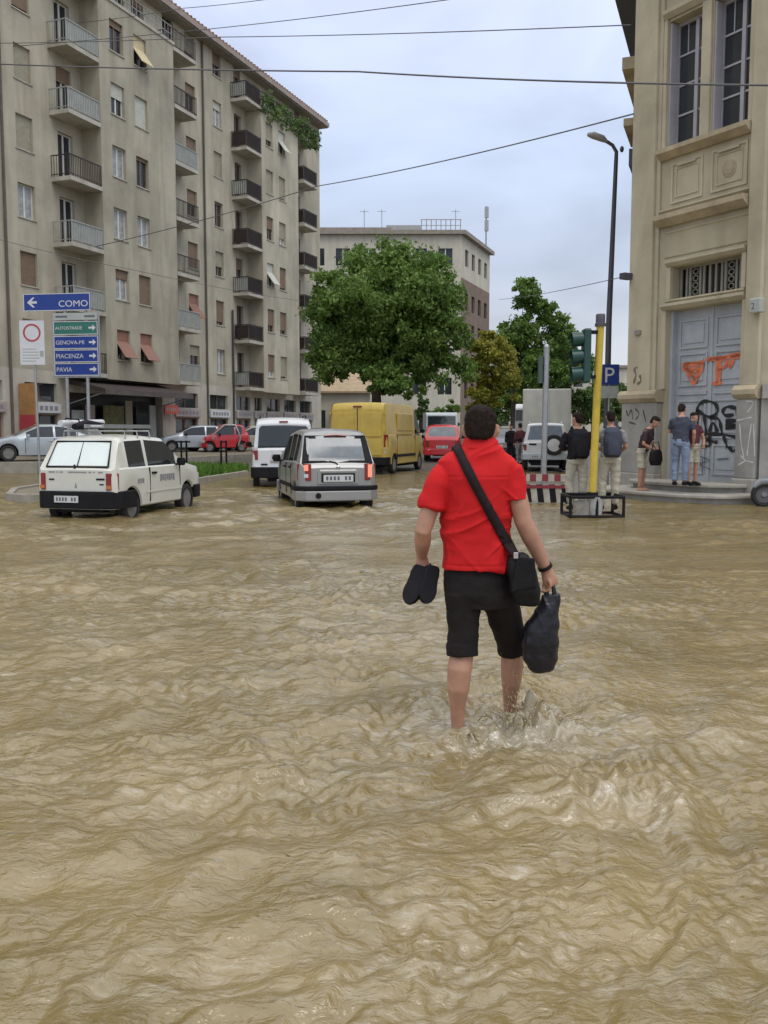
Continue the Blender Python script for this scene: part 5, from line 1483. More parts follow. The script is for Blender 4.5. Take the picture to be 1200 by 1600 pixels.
MB().box(.35, .85, -.17, .17, .28, .36).build('footboard', PLAST, sc, bevel=.02)
MB().tube([(.8, 0, .45), (1.0, 0, .62), (1.35, 0, .62), (1.5, 0, .6)], [.13, .18, .17, .06], 12).build('rear_body', PGREY, sc, smooth=50)
MB().tube([(.75, 0, .78), (1.1, 0, .82), (1.45, 0, .84)], [.1, .15, .1], 10, flat=[(1, .5)] * 3).build('seat', BLKLE, sc, smooth=50)
MB().tube([(.22, -.3, 1.05), (.24, 0, 1.02), (.22, .3, 1.05)], .018, 6).build('handlebar', PLAST, sc)
MB().ball((.16, 0, .92), (.05, .08, .07)).build('headlight', LAMPC, sc, smooth=60)

# ------------------------------------------------------------------ signs, poles, barriers, lamp
def sign_box(par, name, x0, x1, z0, z1, m, y=0, d=.02, rim=None):
    o = MB().box(x0, x1, y - d, y, z0, z1).build(name, m, par)
    if rim:
        e_ = .018; mb = MB(); yy = y - d
        mb.box(x0, x1, yy - .004, yy, z0, z0 + e_); mb.box(x0, x1, yy - .004, yy, z1 - e_, z1); mb.box(x0, x0 + e_, yy - .004, yy, z0 + e_, z1 - e_); mb.box(x1 - e_, x1, yy - .004, yy, z0 + e_, z1 - e_)
        mb.build('sign_border', rim, o)
    return o


Ys = 23.4
zt = thing('road_sign', 'white rectangular traffic sign with a red circle on a grey post', 'road sign', (atx(62, Ys), Ys, -.1))
pz = lambda py, Y: at(600, py, Y).z
za, zb_ = pz(570, Ys), pz(501, Ys)
w_ = 38 / F_PX * Ys / 2
MB().tube([(0, .03, 0), (-.05, .03, zb_ + .05)], .032, 10).build('post', GALV, zt, smooth=50)
o = sign_box(zt, 'sign_panel', -w_ - .07, w_ - .07, za + .1, zb_ + .1, SIGNW, y=-.01)
rr = w_ * .72
MB().lathe((-.07, -.03, zb_ + .1 - rr - .08), (0, -1, 0), [(.001, rr), (.005, rr), (.005, rr * .8), (.001, rr * .8)], 32, caps=False).build('red_circle', SIGNR, o)
mb = MB()
for i in range(5): mb.box(-w_ - .01, -w_ - .01 + random.uniform(.25, .5), -.033, -.0305, za + .18 + .075 * i, za + .205 + .075 * i)
mb.box(w_ - .2, w_ - .1, -.033, -.0305, za + .3, za + .45)
mb.build('small_print', FROST, o)

Yd = 24.6
dg_ = thing('direction_sign', 'blue and green direction signs with town names on two grey posts', 'direction sign', (atx(125, Yd), Yd, -.1), R(-8))
k = Yd / F_PX
for px in (107, 141): MB().tube([((px - 125) * k, .04, 0), ((px - 125) * k, .04, pz(478, Yd) + .1)], .045, 10).build('post', GALV, dg_, smooth=50)
Zp = lambda py: pz(py, Yd) + .1
xq = lambda px: (px - 125) * k
o = sign_box(dg_, 'arrow_panel', xq(41), xq(150), Zp(485), Zp(458), BLUE, rim=SIGNW)
text('lettering', 'COMO', .235, SIGNW, o, Matrix.Translation((xq(147), -.022, Zp(479))) @ UP, 'RIGHT', 1.15)
mb = MB(); zc = Zp(471.5); xa = xq(47)
mb.prism([(xa, 0), (xa + .16, .13), (xa + .22, .13), (xa + .12, .03), (xa + .28, .03), (xa + .28, -.03), (xa + .12, -.03), (xa + .22, -.13), (xa + .16, -.13)], -.024, -.0205, fr=lambda u, v, w: (u, w, zc + v))
mb.build('arrow', SIGNW, o)
rows = [(489, 500, FROST, ''), (502, 523, GREENS, 'AUTOSTRADE'), (525, 545, BLUE, 'GENOVA-MI'), (546.5, 566, BLUE, 'PIACENZA'), (567.5, 587, BLUE, 'PAVIA')]
for a, b_, m_, s_ in rows:
    o = sign_box(dg_, 'direction_panel', xq(89), xq(161), Zp(b_), Zp(a), m_, rim=SIGNW if m_ is not FROST else None)
    if s_:
        hgt = .165 if len(s_) < 9 else (.15 if len(s_) < 10 else .12)
        text('lettering', s_, hgt, SIGNW, o, Matrix.Translation((xq(92), -.0245, (Zp(a) + Zp(b_)) / 2 - hgt * .35)) @ UP)
        zc = (Zp(a) + Zp(b_)) / 2; xa = xq(158)
        MB().prism([(xa, 0), (xa - .09, .08), (xa - .09, .025), (xa - .2, .025), (xa - .2, -.025), (xa - .09, -.025), (xa - .09, -.08)][::-1], -.026, -.0225, fr=lambda u, v, w: (u, w, zc + v)).build('arrow', SIGNW, o)
    else:
        mb = MB(); mb.box(xq(93), xq(112), -.024, -.0205, Zp(496), Zp(493)); mb.box(xq(140), xq(157), -.024, -.0205, Zp(496), Zp(493)); mb.build('small_print', PLATED, o)
mb = MB(); mb.box(xq(87), xq(163), .0, .03, Zp(590), Zp(587.5)); mb.box(xq(86.5), xq(88.5), .0, .03, Zp(590), Zp(486)); mb.box(xq(161.5), xq(163.5), 0, .03, Zp(590), Zp(486)); mb.build('sign_frame', GALV, dg_)

# traffic light on a yellow pole with its guard rail
Yt = 16.6
tl = thing('traffic_light', 'green traffic light on a yellow pole with black foot', 'traffic light', (atx(929, Yt), Yt, -.12))
zt_ = pz(510, Yt) + .12
MB().tube([(-.03, 0, .55), (0.05, 0, zt_)], .070, 14).build('pole', YELP, tl, smooth=50)
MB().tube([(-.035, 0, 0), (-.03, 0, .56)], .10, 14).build('pole_foot', PLAST, tl, smooth=50)
MB().lathe((.05, 0, zt_), (0, 0, 1), [(0, .10), (.05, .10), (.06, .085), (.2, .085), (.22, .07)], 14).build('pole_cap', POLED, tl, smooth=40)
hz = pz(555, Yt) + .12
hd_ = MB().box(-.26, -.13, -.14, .16, hz - .50, hz + .47).build('signal_head', TGREEN, tl, bevel=.03)
for i in range(3):
    zc = hz + .29 - .31 * i
    MB().tube([(-.26, 0, zc), (-.46, 0, zc - .02)], [.125, .135], 16, caps=False).build('hood', TGREEN, hd_, smooth=50)
    MB().lathe((-.262, 0, zc), (-1, 0, 0), [(0, .11), (.02, .08), (.025, .02)], 16).build('lens', mat('signal lens', (.05, .10, .09), .2, .1), hd_, smooth=50)
MB().box(-.115, .035, -.05, .05, hz - .42, hz - .36).build('bracket', PLAST, tl); MB().box(-.115, .045, -.05, .05, hz + .38, hz + .44).build('bracket', PLAST, tl)
gd = thing('guard_rail', 'low black guard rail standing round the foot of the yellow pole', 'guard rail', (atx(928, Yt), Yt, -.1))
mb = MB(); gw = 41 / F_PX * Yt
zr = pz(775, Yt) + .1
cor = [(-gw, -.3), (gw, -.3), (gw, .5), (-gw, .5)]
for (a, b_), (c, d) in zip(cor, cor[1:] + cor[:1]):
    mb.tube([(a, b_, zr), (c, d, zr)], .03, 8)
    mb.tube([(a, b_, .12), (c, d, .12)], .025, 8)
mb.build('rail', PLAST, gd)
for x, y in cor + [(0, -.3)]: MB().tube([(x, y, 0), (x, y, zr)], .028, 8).build('upright', PLAST, gd)
MB().box(-gw + .05, -.14, -.28, -.26, .14, zr - .06).build('mesh_panel', mat('grey mesh', (.20, .19, .16), .7, .3, 12), gd)
bk = thing('bucket', 'grey bucket against the pole foot inside the guard rail', 'bucket', (atx(928, Yt), Yt - .18, -.1))
MB().rings([(0, 0, .05, .10, .10), (0, 0, .2, .12, .12), (0, 0, .45, .15, .15), (0, 0, .47, .16, .16)], 18).build('pail', mat('grey bucket plastic', (.42, .42, .40), .5, .3, 6), bk, smooth=40)

# lamp with parking sign
Yl = 27.0
lp = thing('street_lamp', 'tall dark street lamp with a curved arm beside the corner building', 'street lamp', (atx(946, Yl), Yl, -.1))
zt_ = pz(232, Yl) + .1
hx = at(963, 232, Yl).x - atx(946, Yl)
pts = [(0, 0, 0), (hx * .5 - .05, 0, zt_ * .5), (hx, 0, zt_ - .35), (hx, -.02, zt_ - .1), (hx - .12, -.04, zt_ + .08), (hx - .35, -.08, zt_ + .2)]
MB().tube(pts, [.10, .085, .06, .055, .05, .05], 10).build('pole', POLED, lp, smooth=60)
MB().tube([(hx - .28, -.07, zt_ + .16), (hx - .42, -.08, zt_ + .25), (hx - .7, -.1, zt_ + .34), (hx - .86, -.1, zt_ + .36)], [.05, .12, .13, .06], 12, flat=[(1, .75)] * 4).build('lamp_head', mat('lamp housing', (.30, .30, .29), .5, .1), lp, smooth=60)
MB().ball((hx + .16, 0, zt_ - .02), (.06, .06, .09)).build('sensor', POLED, lp)
ps = thing('parking_sign', 'blue square parking sign with white P and a white plate below', 'parking sign', (atx(951, 26.5), 26.6, 0))
k = 26.5 / F_PX
za, zb_ = pz(601, 26.5), pz(569, 26.5)
o = sign_box(ps, 'sign_panel', -14 * k, 14 * k, za, zb_, BLUE, y=0, rim=BLUE)
text('lettering', 'P', .62, SIGNW, o, Matrix.Translation((-10 * k, -.03, za + .07)) @ UP, 'LEFT', 1.0)
sign_box(ps, 'lower_plate', -13.5 * k, 13.5 * k, pz(622, 26.5), pz(603, 26.5), mat('faded plate', (.34, .37, .35), .5, .2, 4), y=0)
MB().tube([(0, .05, -.1), (0, .05, zb_)], .03, 8).build('post', GALV, ps)

gp_ = thing('grey_post', 'plain grey steel post behind the striped barrier', 'post', (atx(849, 20.2), 20.2, -.12))
zt_ = pz(543, 20.2) + .12
MB().tube([(0, 0, 0), (.03, 0, zt_)], .065, 12).build('shaft', GALV, gp_, smooth=50)
MB().lathe((.03, 0, zt_), (0, 0, 1), [(0, .07), (.05, .06), (.08, .02)], 12).build('cap', GALV, gp_, smooth=50)
sb = MB().box(-.14, -.06, -.06, .10, pz(590, 20.2), pz(548, 20.2)).build('sign_edge', mat('sign back', (.05, .08, .07), .5, .2), gp_)

Yb = 19.5
br = thing('road_barrier', 'red and white striped road barrier before the grey post', 'barrier', (atx(850, Yb), Yb, -.1), R(-6))
k = Yb / F_PX
RW = mat('barrier red', (.19, .022, .03), .5, .15, 5); WB = mat('barrier white', (.36, .33, .28), .6, .3, 5)
for (py0, py1, nm) in ((741, 752, 'top_rail'), (758, 763, 'mid_rail')):
    za, zb_ = pz(py1, Yb) + .1, pz(py0, Yb) + .1
    n = 7
    for i in range(n):
        x0 = (-31 + 66 * i / n) * k; x1 = (-31 + 66 * (i + 1) / n) * k
        MB().box(x0, x1 - .004, -.03, .03, za, zb_).build(nm, (WB, RW)[(i + (nm == 'mid_rail')) % 2] if nm == 'top_rail' else RW, br)
for i in range(7):
    x0 = (-31 + 9.6 * i) * k; m_ = (PLAST, WB)[i % 2]
    za, zb_ = pz(785, Yb) + .1, pz(757, Yb) + .1
    MB().prism([(x0, zb_), (x0 + 9.4 * k, zb_), (x0 + 13 * k, za), (x0 + 3.5 * k, za)], -.012, .012, fr=lambda u, v, w: (u, w, v)).build('striped_board', m_, br)
for x in (-30 * k, 36 * k): MB().box(x - .03, x + .03, -.04, .04, 0, pz(740, Yb) + .1).build('upright', PLAST, br)

# hoop barriers on the island
for i, (px, nm) in enumerate(((288, 'left'), (350, 'right'))):
    Yh = 31.5
    zt_ = pz(693, Yh)
    hp = thing('hoop_barrier', ('black steel hoop on the island in front of the grey hatchback', 'black steel hoop on the island in front of the red two seater')[i], 'hoop barrier', (atx(px, Yh), Yh, .1), 0, 'black steel hoops on the island')
    for dx in (-.09, .09): MB().tube([(dx, 0, 0), (dx, 0, zt_)], .035, 8).build('post', PLAST, hp)
    MB().tube([(-.32 if i == 0 else -.1, 0, zt_ - .04), (.22 if i == 0 else .1, 0, zt_ - .04)], .03, 8).build('bar', PLAST, hp)

# overhead wires
def wire(name, label, pts, r, sag=.15):
    P_ = [Vector(p) for p in pts]; res = []
    for a, b_ in zip(P_[:-1], P_[1:]):
        for i in range(24):
            u = i / 24; res.append(a.lerp(b_, u) - Vector((0, 0, sag * 4 * u * (1 - u))))
    res.append(P_[-1])
    tag(MB().tube(res, r, 5).build(name, CABLE), label, 'wire', 'tram wires over the street')


wire('overhead_wire', 'thick dark wire crossing the whole street below the balconies of the top floors', [at(-180, 92, 33), at(560, 112, 24), at(1330, 134, 17)], .022, .08)
wire('overhead_wire', 'long slanting wire fixed to the edge of the corner building under the lamp', [at(150, 385, 46), at(495, 291, 40), at(990, 178, 23.3)], .02, .12)
wire('overhead_wire', 'pale wire ending high on the edge of the corner building', [at(-60, 68, 40), at(340, 58, 34), at(986, 39, 23.4)], .015, .05)
wire('overhead_wire', 'wire rising to the upper right from the aerial on the roof', [at(-60, 78, 44), at(330, 45, 40), at(760, -9, 30)], .016, .05)
wire('overhead_wire', 'short wire in the top left corner of the sky', [at(120, 36, 46), at(285, 13, 44), at(480, -10, 40)], .015, .05)
wire('overhead_wire', 'low thin wire right of the dark tree, ending at the corner building', [at(780, 468, 60), at(985, 430, 24.5)], .012, .1)
wire('overhead_wire', 'faint wire slanting down over the lower balconies of the apartment block', [at(-80, 352, 38), at(200, 420, 40), at(470, 470, 58)], .012, .1)

# ------------------------------------------------------------------ people
def voxel(mb, name, m, vox, parent, smooth_it=4, disp=None):
    me = mb.mesh(name, m)
    o = bpy.data.objects.new(name, me); COL.objects.link(o)
    r_ = o.modifiers.new('r', 'REMESH'); r_.mode = 'VOXEL'; r_.voxel_size = vox
    s_ = o.modifiers.new('s', 'SMOOTH'); s_.factor = .5; s_.iterations = smooth_it
    dg = bpy.context.evaluated_depsgraph_get()
    m2 = bpy.data.meshes.new_from_object(o.evaluated_get(dg))
    o.modifiers.clear(); o.data = m2; bpy.data.meshes.remove(me)
    m2.name = name
    m2.materials.clear(); m2.materials.append(m)
    n = len(m2.vertices)
    if disp:
        c = np.empty(n * 3, np.float32); m2.vertices.foreach_get('co', c); c = c.reshape(-1, 3)
        nn = np.empty(n * 3, np.float32); m2.vertices.foreach_get('normal', nn); nn = nn.reshape(-1, 3)
        c = c + nn * disp(c)[:, None]
        m2.vertices.foreach_set('co', c.astype(np.float32).ravel())
    m2.polygons.foreach_set('use_smooth', [True] * len(m2.polygons)); m2.update()
    o.parent = parent
    return o


def hand(mb, wrist, d, nrm, s=1.0, curl=1.0, thumb=1):
    """wrist -> d is the way the palm runs, nrm is the way the palm faces; thumb: which side"""
    w = Vector(wrist); d = Vector(d).normalized(); nrm = Vector(nrm); nrm = (nrm - d * nrm.dot(d)).normalized(); sd = d.cross(nrm) * thumb
    mb.tube([w - d * .01 * s, w + d * .03 * s, w + d * .07 * s, w + d * .095 * s], [.027 * s, .036 * s, .042 * s, .038 * s], 10, flat=[(1, .8), (1, .62), (1, .58), (1, .5)])
    for i, (off, L) in enumerate(((.030, .075), (.010, .085), (-.010, .08), (-.030, .062))):
        p = w + d * .085 * s + sd * off * s; q = d.copy(); pts = [p - d * .03 * s]; pts.append(p)
        for j in range(3):
            q = Matrix.Rotation(-curl * (.85, .95, .7)[j], 3, d.cross(nrm)) @ q if False else (q * math.cos(curl * (.75, .95, .7)[j]) + (nrm if j == 0 else (nrm * d.dot(q) - d * nrm.dot(q))) * math.sin(curl * (.75, .95, .7)[j])).normalized()
            p = p + q * L * s * (.45, .32, .23)[j]; pts.append(p.copy())
        mb.tube(pts, [.0095 * s, .0095 * s, .009 * s, .0085 * s, .007 * s], 7)
    p = w + d * .025 * s + sd * .028 * s
    mb.tube([p, p + (sd * .8 + d * .6 + nrm * .3) * .03 * s, p + (sd * .7 + d * 1.2 + nrm * .8) * .042 * s, p + (sd * .3 + d * 1.6 + nrm * 1.3) * .045 * s], [.015 * s, .0125 * s, .011 * s, .009 * s], 8)


def head(mb, c, s=1.0, yaw=0.0, tilt=0.0):
    """c: centre of the head; faces +y before yaw"""
    m_ = Matrix.Translation(c) @ Matrix.Rotation(yaw, 4, 'Z') @ Matrix.Rotation(tilt, 4, 'X')
    b_ = MB()
    b_.rings([(0, .04, -.125 * s, .03 * s, .03 * s), (0, .035 * s, -.11 * s, .05 * s, .06 * s), (0, .02 * s, -.08 * s, .062 * s, .085 * s), (0, .01 * s, -.04 * s, .070 * s, .095 * s), (0, 0, 0, .075 * s, .1 * s),
              (0, -.005 * s, .04 * s, .077 * s, .102 * s), (0, -.008 * s, .075 * s, .068 * s, .092 * s), (0, -.01 * s, .10 * s, .048 * s, .066 * s), (0, -.01 * s, .115 * s, .02 * s, .03 * s)], 22)
    b_.tube([(0, .085 * s, .005 * s), (0, .115 * s, -.04 * s), (0, .09 * s, -.048 * s)], [.010 * s, .017 * s, .014 * s], 8)        # nose
    b_.tube([(-.025 * s, .092 * s, -.075 * s), (0, .102 * s, -.073 * s), (.025 * s, .092 * s, -.075 * s)], .009 * s, 6)            # lips
    for sd in (1, -1):
        b_.ball((sd * .03 * s, .085 * s, .005 * s), (.014 * s, .012 * s, .010 * s))
        b_.tube([(sd * .074 * s, .0, -.035 * s), (sd * .084 * s, -.006 * s, -.01 * s), (sd * .083 * s, -.008 * s, .025 * s)], [.010 * s, .015 * s, .013 * s], 8)
    b_.v = [tuple(m_ @ Vector(v)) for v in b_.v]
    mb.add(b_.v, b_.f)
    return m_


def hair_shell(m_, s, length=0.0, front=.04, nape=-.075):
    b_ = MB()
    b_.rings([(0, -.052 * s, nape * s - length, .045 * s, .052 * s), (0, -.042 * s, -.045 * s, .064 * s, .070 * s), (0, -.030 * s, -.0 * s, .079 * s, .083 * s), (0, -.010 * s, .04 * s, .083 * s, .100 * s), (0, -.002 * s, .062 * s, .081 * s, .110 * s), (0, -.004 * s, .08 * s, .076 * s, .106 * s),
              (0, -.006 * s, .104 * s, .060 * s, .084 * s), (0, -.008 * s, .124 * s, .028 * s, .040 * s)], 22)
    b_.v = [tuple(m_ @ Vector(v)) for v in b_.v]
    return b_


# ---- the wading man (seen from behind, walking away)
YM = 4.62
man_o = Vector((0.47, YM, -.12))
man = thing('person', 'man in red short sleeved shirt and dark rolled up shorts wading barefoot, seen from behind', 'person', man_o)


def W(px, py, dy=0.0): return at(px, py, YM + dy) - man_o


PXM = YM / F_PX                                           # metres per pixel there
mz = lambda py, dy=0: W(600, py, dy).z
body = MB()
hc = W(751, 672, .03)
hm = head(body, hc, 1.02, R(-14), R(-10))
body.tube([W(748, 712, 0), W(749, 690, .01), W(751, 672, .03)], [.066, .060, .06], 14)
body.rings([(W(745, y_).x, .02, mz(y_), hw * PXM, hd_, 1) for y_, hw, hd_ in ((905, 46, .10), (870, 44, .10), (820, 44, .10), (770, 48, .105), (730, 52, .09), (712, 40, .075), (700, 22, .06))], 22)
# arms
LS, LE, LW = W(690, 735, 0), W(661, 830, -.05), W(659, 868, .10)
RS, RE, RWr = W(799, 733, 0), W(818, 815, -.03), W(853, 889, .03)
body.tube([LS, LS.lerp(LE, .3), LS.lerp(LE, .7), LE, LE.lerp(LW, .35), LE.lerp(LW, .75), LW], [.044, .048, .046, .042, .045, .036, .029], 14)
body.tube([RS, RS.lerp(RE, .3), RS.lerp(RE, .7), RE, RE.lerp(RWr, .3), RE.lerp(RWr, .7), RWr], [.044, .049, .050, .046, .048, .038, .030], 14)
hand(body, RWr, W(862, 915, .03) - RWr, (-1, .3, 0), 1.0, .95, 1)
hand(body, LW, W(660, 893, .10) - LW, (1, .3, .0), 1.0, .95, -1)
# legs
body.tube([W(722, 930, 0), W(723, 985, 0), W(722, 1020, -.01), W(718, 1045, -.03), W(716, 1075, -.03), W(715, 1105, 0), W(715, 1135, .02), W(715, 1150, .02)], [.085, .072, .060, .064, .058, .040, .034, .036], 16)
body.tube([W(715, 1158, -.02), W(713, 1165, .05), W(709, 1168, .16)], [.038, .042, .030], 10, flat=[(1, .8), (1, .6), (1, .5)])
body.tube([W(780, 930, .03), W(788, 962, .09), W(796, 992, .15), W(800, 1014, .19), W(800, 1038, .20), W(799, 1064, .22), W(797, 1090, .27), W(797, 1120, .30)], [.084, .076, .066, .058, .062, .055, .039, .035], 16)
body.tube([W(797, 1128, .28), W(799, 1132, .36), W(801, 1136, .46)], [.036, .042, .03], 10, flat=[(1, .8), (1, .6), (1, .5)])
voxel(body, 'body', SKIN, .0055, man, 5)
hs_ = hair_shell(hm, .99, 0.0, nape=-.062)


def hair_d(c): return .0022 * noise2(c[:, 0] * 150 + c[:, 1] * 60, c[:, 2] * 70, 3) + .002 * noise2(c[:, 0] * 60, c[:, 2] * 50 + c[:, 1] * 40, 4)


hair_o = voxel(hs_, 'hair', HAIR, .005, man, 3, hair_d)
hv = [(v.co.copy(), v.normal.copy()) for v in hair_o.data.vertices]
hb_ = MB(); hb_.v = [tuple(c) for c, n_ in hv]; hb_.f = [tuple(p.vertices) for p in hair_o.data.polygons]; hb_.mi = [0] * len(hb_.f)
for i in range(5200):
    c, n_ = random.choice(hv)
    d = (n_ * .6 + Vector((random.gauss(0, .4), random.gauss(-.15, .3), -.75 + random.gauss(0, .3)))).normalized()
    w_ = d.cross(n_); w_ = w_.normalized() * .0011 if w_.length > 1e-4 else Vector((.001, 0, 0)); L = random.uniform(.006, .013)
    hb_.add([c - n_ * .002 - w_, c - n_ * .002 + w_, c + d * L], [(0, 1, 2)])
old = hair_o.data; hair_o.data = hb_.mesh('hair', HAIR, 70); bpy.data.meshes.remove(old)

# shirt
sh = MB()
SHP = [(888, 745, 55.5, .140), (876, 745, 54.5, .137), (860, 745, 52.5, .130), (830, 745.5, 51, .122), (800, 746, 53, .124), (770, 746, 56.5, .130), (745, 746, 61, .124), (732, 746, 63.5, .110), (722, 746.5, 61, .098), (713, 747, 52, .088), (705, 748, 40, .08), (697, 749, 28, .074), (688, 750, 24, .068), (684, 750, 23, .064)]
sh.rings([(W(cx, y_).x, .02 - .012 * (y_ < 760), mz(y_), hw * PXM, hd_, .92) for y_, cx, hw, hd_ in SHP], 30)
sh.tube([W(712, 735, 0), W(694, 742, 0), W(682, 764, -.015), W(676, 788, -.025), W(675, 794, -.027)], [.058, .067, .068, .067, .067], 18)
sh.tube([W(780, 734, 0), W(797, 741, 0), W(802, 760, -.008), W(803.5, 776, -.014), W(804, 782, -.016)], [.058, .067, .069, .069, .069], 18)


def shirt_d(c):
    x, y, z = c[:, 0], c[:, 1], c[:, 2]
    f = .004 * noise2(x * 9 + z * 10, z * 5 - x * 5, 41)
    wv_ = .35 * noise2(x * 6, z * 6, 46)
    for k_, (ang_, fa, fl_, am, sd_) in enumerate(((.65, 13, 3.0, .0085, 42), (-.75, 12, 2.6, .0075, 43), (1.35, 15, 2.2, .0055, 47), (.2, 20, 5.0, .0040, 48))):
        p = x * math.cos(ang_) + z * math.sin(ang_); q = -x * math.sin(ang_) + z * math.cos(ang_)
        n_ = noise2(q * fa + wv_, p * fl_ + y * 2, sd_)
        f += 1.8 * am * (1 - np.abs(n_)) ** 5 * np.clip(noise2(x * 5 + k_ * 9, z * 5, 49) * 1.2 + .6, 0, 1)
    tor = np.clip((.165 - np.abs(x - W(746, 790).x)) / .01, 0, 1)
    f -= tor * (.0035 * np.exp(-((z - mz(744)) / .005) ** 2) + .003 * np.exp(-((z - mz(880)) / .004) ** 2))
    zh = mz(860); f += .0065 * np.exp(-((z - zh) / .09) ** 2) * noise2(x * 13 + z * 4, z * 17 + y * 6, 44)
    arm = np.clip((np.abs(x - W(746, 790).x) - .12) / .06, 0, 1)
    f += arm * .004 * noise2(z * 26 + x * 10, x * 10, 45)
    return f


shirt_o = voxel(sh, 'shirt', REDSH, .0055, man, 4, shirt_d)
# collar seam and yoke seam
cl = MB()
cl.rings([(W(749, 694).x, .006, mz(702), 30.5 * PXM, .086), (W(749, 694).x, .008, mz(696), 28 * PXM, .081), (W(750, 686).x, .012, mz(687), 24.5 * PXM, .072), (W(750, 686).x, .012, mz(685), 21 * PXM, .064)], 28)
voxel(cl, 'collar', REDSH, .005, man, 3)
# shorts
so_ = MB()
so_.rings([(W(cx, y_).x, .02, mz(y_), hw * PXM, hd_, .95) for y_, cx, hw, hd_ in ((948, 752, 52, .115), (925, 748, 55.5, .130), (900, 746, 54, .122), (884, 745.5, 51, .110), (872, 745, 48, .100))], 28)
so_.tube([W(722, 925, 0), W(723.5, 955, 0), W(724, 985, -.005), W(723, 1012, -.015), W(722.5, 1022, -.018)], [.095, .087, .080, .076, .077], 20)
so_.tube([W(777, 922, .02), W(788, 960, .09), W(796, 990, .15), W(800, 1010, .185), W(800.5, 1016, .195)], [.096, .090, .081, .074, .073], 20)
so_.tube([W(722.5, 1006, -.012), W(722.5, 1024, -.018)], [.081, .082], 20); so_.tube([W(798.5, 1000, .17), W(800.5, 1017, .195)], [.079, .078], 20)


def short_d(c):
    x, z = c[:, 0], c[:, 2]
    return .004 * noise2(x * 12 + z * 6, z * 20 - x * 5, 51) + .003 * (1 - np.abs(noise2(x * 9 - z * 5, z * 15 + x * 7, 52))) ** 3


voxel(so_, 'shorts', BLKCL, .0055, man, 3, short_d)
# bracelet
d_ = (RWr - RE).normalized()
MB().tube([RWr - d_ * .022, RWr - d_ * .004], .038, 16).build('bracelet', STRAP, man, smooth=50)

# messenger bag with its strap over the left shoulder
bag = thing('messenger_bag', 'small black shoulder bag hanging at the right hip of the man in red', 'bag', man_o)
bb = MB(); cB = W(817, 905, -.10)
for f_, hw, hd_ in ((-.14, .040, .03), (-.125, .068, .045), (-.06, .078, .05), (.04, .075, .05), (.10, .064, .045), (.13, .045, .03)):
    pass
bb.rings([(cB.x + .025 * (f_ / .13) * -1, cB.y, cB.z + f_, hw, hd_, .55) for f_, hw, hd_ in ((-.135, .040, .03), (-.12, .064, .045), (-.06, .076, .055), (.03, .076, .055), (.09, .066, .05), (.125, .048, .035), (.135, .03, .02))], 26)
voxel(bb, 'pouch', BLKLE, .006, bag, 4, lambda c: .003 * noise2(c[:, 0] * 18, c[:, 2] * 18, 61))
MB().prism([(-.07, -.055), (.06, -.03), (.045, .115), (-.04, .125)], -.065, -.052, fr=lambda u, v, w: (cB.x + u + .002, cB.y + w, cB.z + v)).build('flap', BLKLE, bag, bevel=.006)
MB().obox(W(806, 868, -.16), (.012, 0, 0), (0, .005, 0), (0, 0, .016)).build('buckle', CHROME, bag, bevel=.003)
SRT = sorted([(mz(q[0]), q[2] * PXM, q[3], W(q[1], q[0]).x) for q in SHP])


def back_y(x, z):
    zz = [q[0] for q in SRT]; hw = float(np.interp(z, zz, [q[1] for q in SRT])); hd_ = float(np.interp(z, zz, [q[2] for q in SRT])); cx = float(np.interp(z, zz, [q[3] for q in SRT]))
    u = min(abs(x - cx) / hw, .97)
    return -hd_ * (1 - u ** 2.17) ** .46 + .01


from mathutils.bvhtree import BVHTree
bvh = BVHTree.FromPolygons([v.co.copy() for v in shirt_o.data.vertices], [tuple(p.vertices) for p in shirt_o.data.polygons])
eye = Vector((0, 0, CAM_H)) - man_o


def on_shirt(px, py):
    h = bvh.ray_cast(eye, ray(px, py).normalized())
    return None if h[0] is None else h[0] + h[1] * .007


mb = MB(); L_, R_ = [], []
stp = [(806, 874), (797, 858), (787, 840), (774, 816), (760, 790), (746, 764), (733, 739), (722, 716), (716, 704), (711, 694), (707, 686)]
for i in range(len(stp) - 1):
    for q in range(8):
        px = stp[i][0] + (stp[i + 1][0] - stp[i][0]) * q / 8; py = stp[i][1] + (stp[i + 1][1] - stp[i][1]) * q / 8
        dx, dy = stp[i + 1][0] - stp[i][0], stp[i + 1][1] - stp[i][1]; L = math.hypot(dx, dy); nx, ny = dy / L * 7.2, -dx / L * 7.2
        a, b_ = on_shirt(px + nx, py + ny), on_shirt(px - nx, py - ny)
        if py > 840 and (a is None or b_ is None): continue
        if a is None or b_ is None: break
        L_.append(a); R_.append(b_)
    else: continue
    break
e0, e1_ = W(801, 870, -.155), W(812, 868, -.145)
pre = [(e0.lerp(R_[0], u), e1_.lerp(L_[0], u)) for u in (0, .33, .66)] if (L_[0] - e1_).length < (L_[0] - e0).length else [(e1_.lerp(R_[0], u), e0.lerp(L_[0], u)) for u in (0, .33, .66)]
L_[:0] = [p[1] for p in pre]; R_[:0] = [p[0] for p in pre]
for dy, dz in ((.04, .012), (.09, -.005), (.12, -.06)):
    L_.append(L_[-1] + Vector((0, dy * .5, dz))); R_.append(R_[-1] + Vector((0, dy * .5, dz)))
k = len(L_)
mb.add(L_ + R_, [(i, k + i, k + i + 1, i + 1) for i in range(k - 1)])
o = mb.build('strap', STRAP, bag, smooth=60); so = o.modifiers.new('solid', 'SOLIDIFY'); so.thickness = .008; so.offset = 0
sl = on_shirt(782, 832)
MB().obox(sl + Vector((0, -.008, 0)), (.025, 0, -.012), (0, .006, 0), (.006, 0, .012)).build('strap_slider', STRAP, bag)

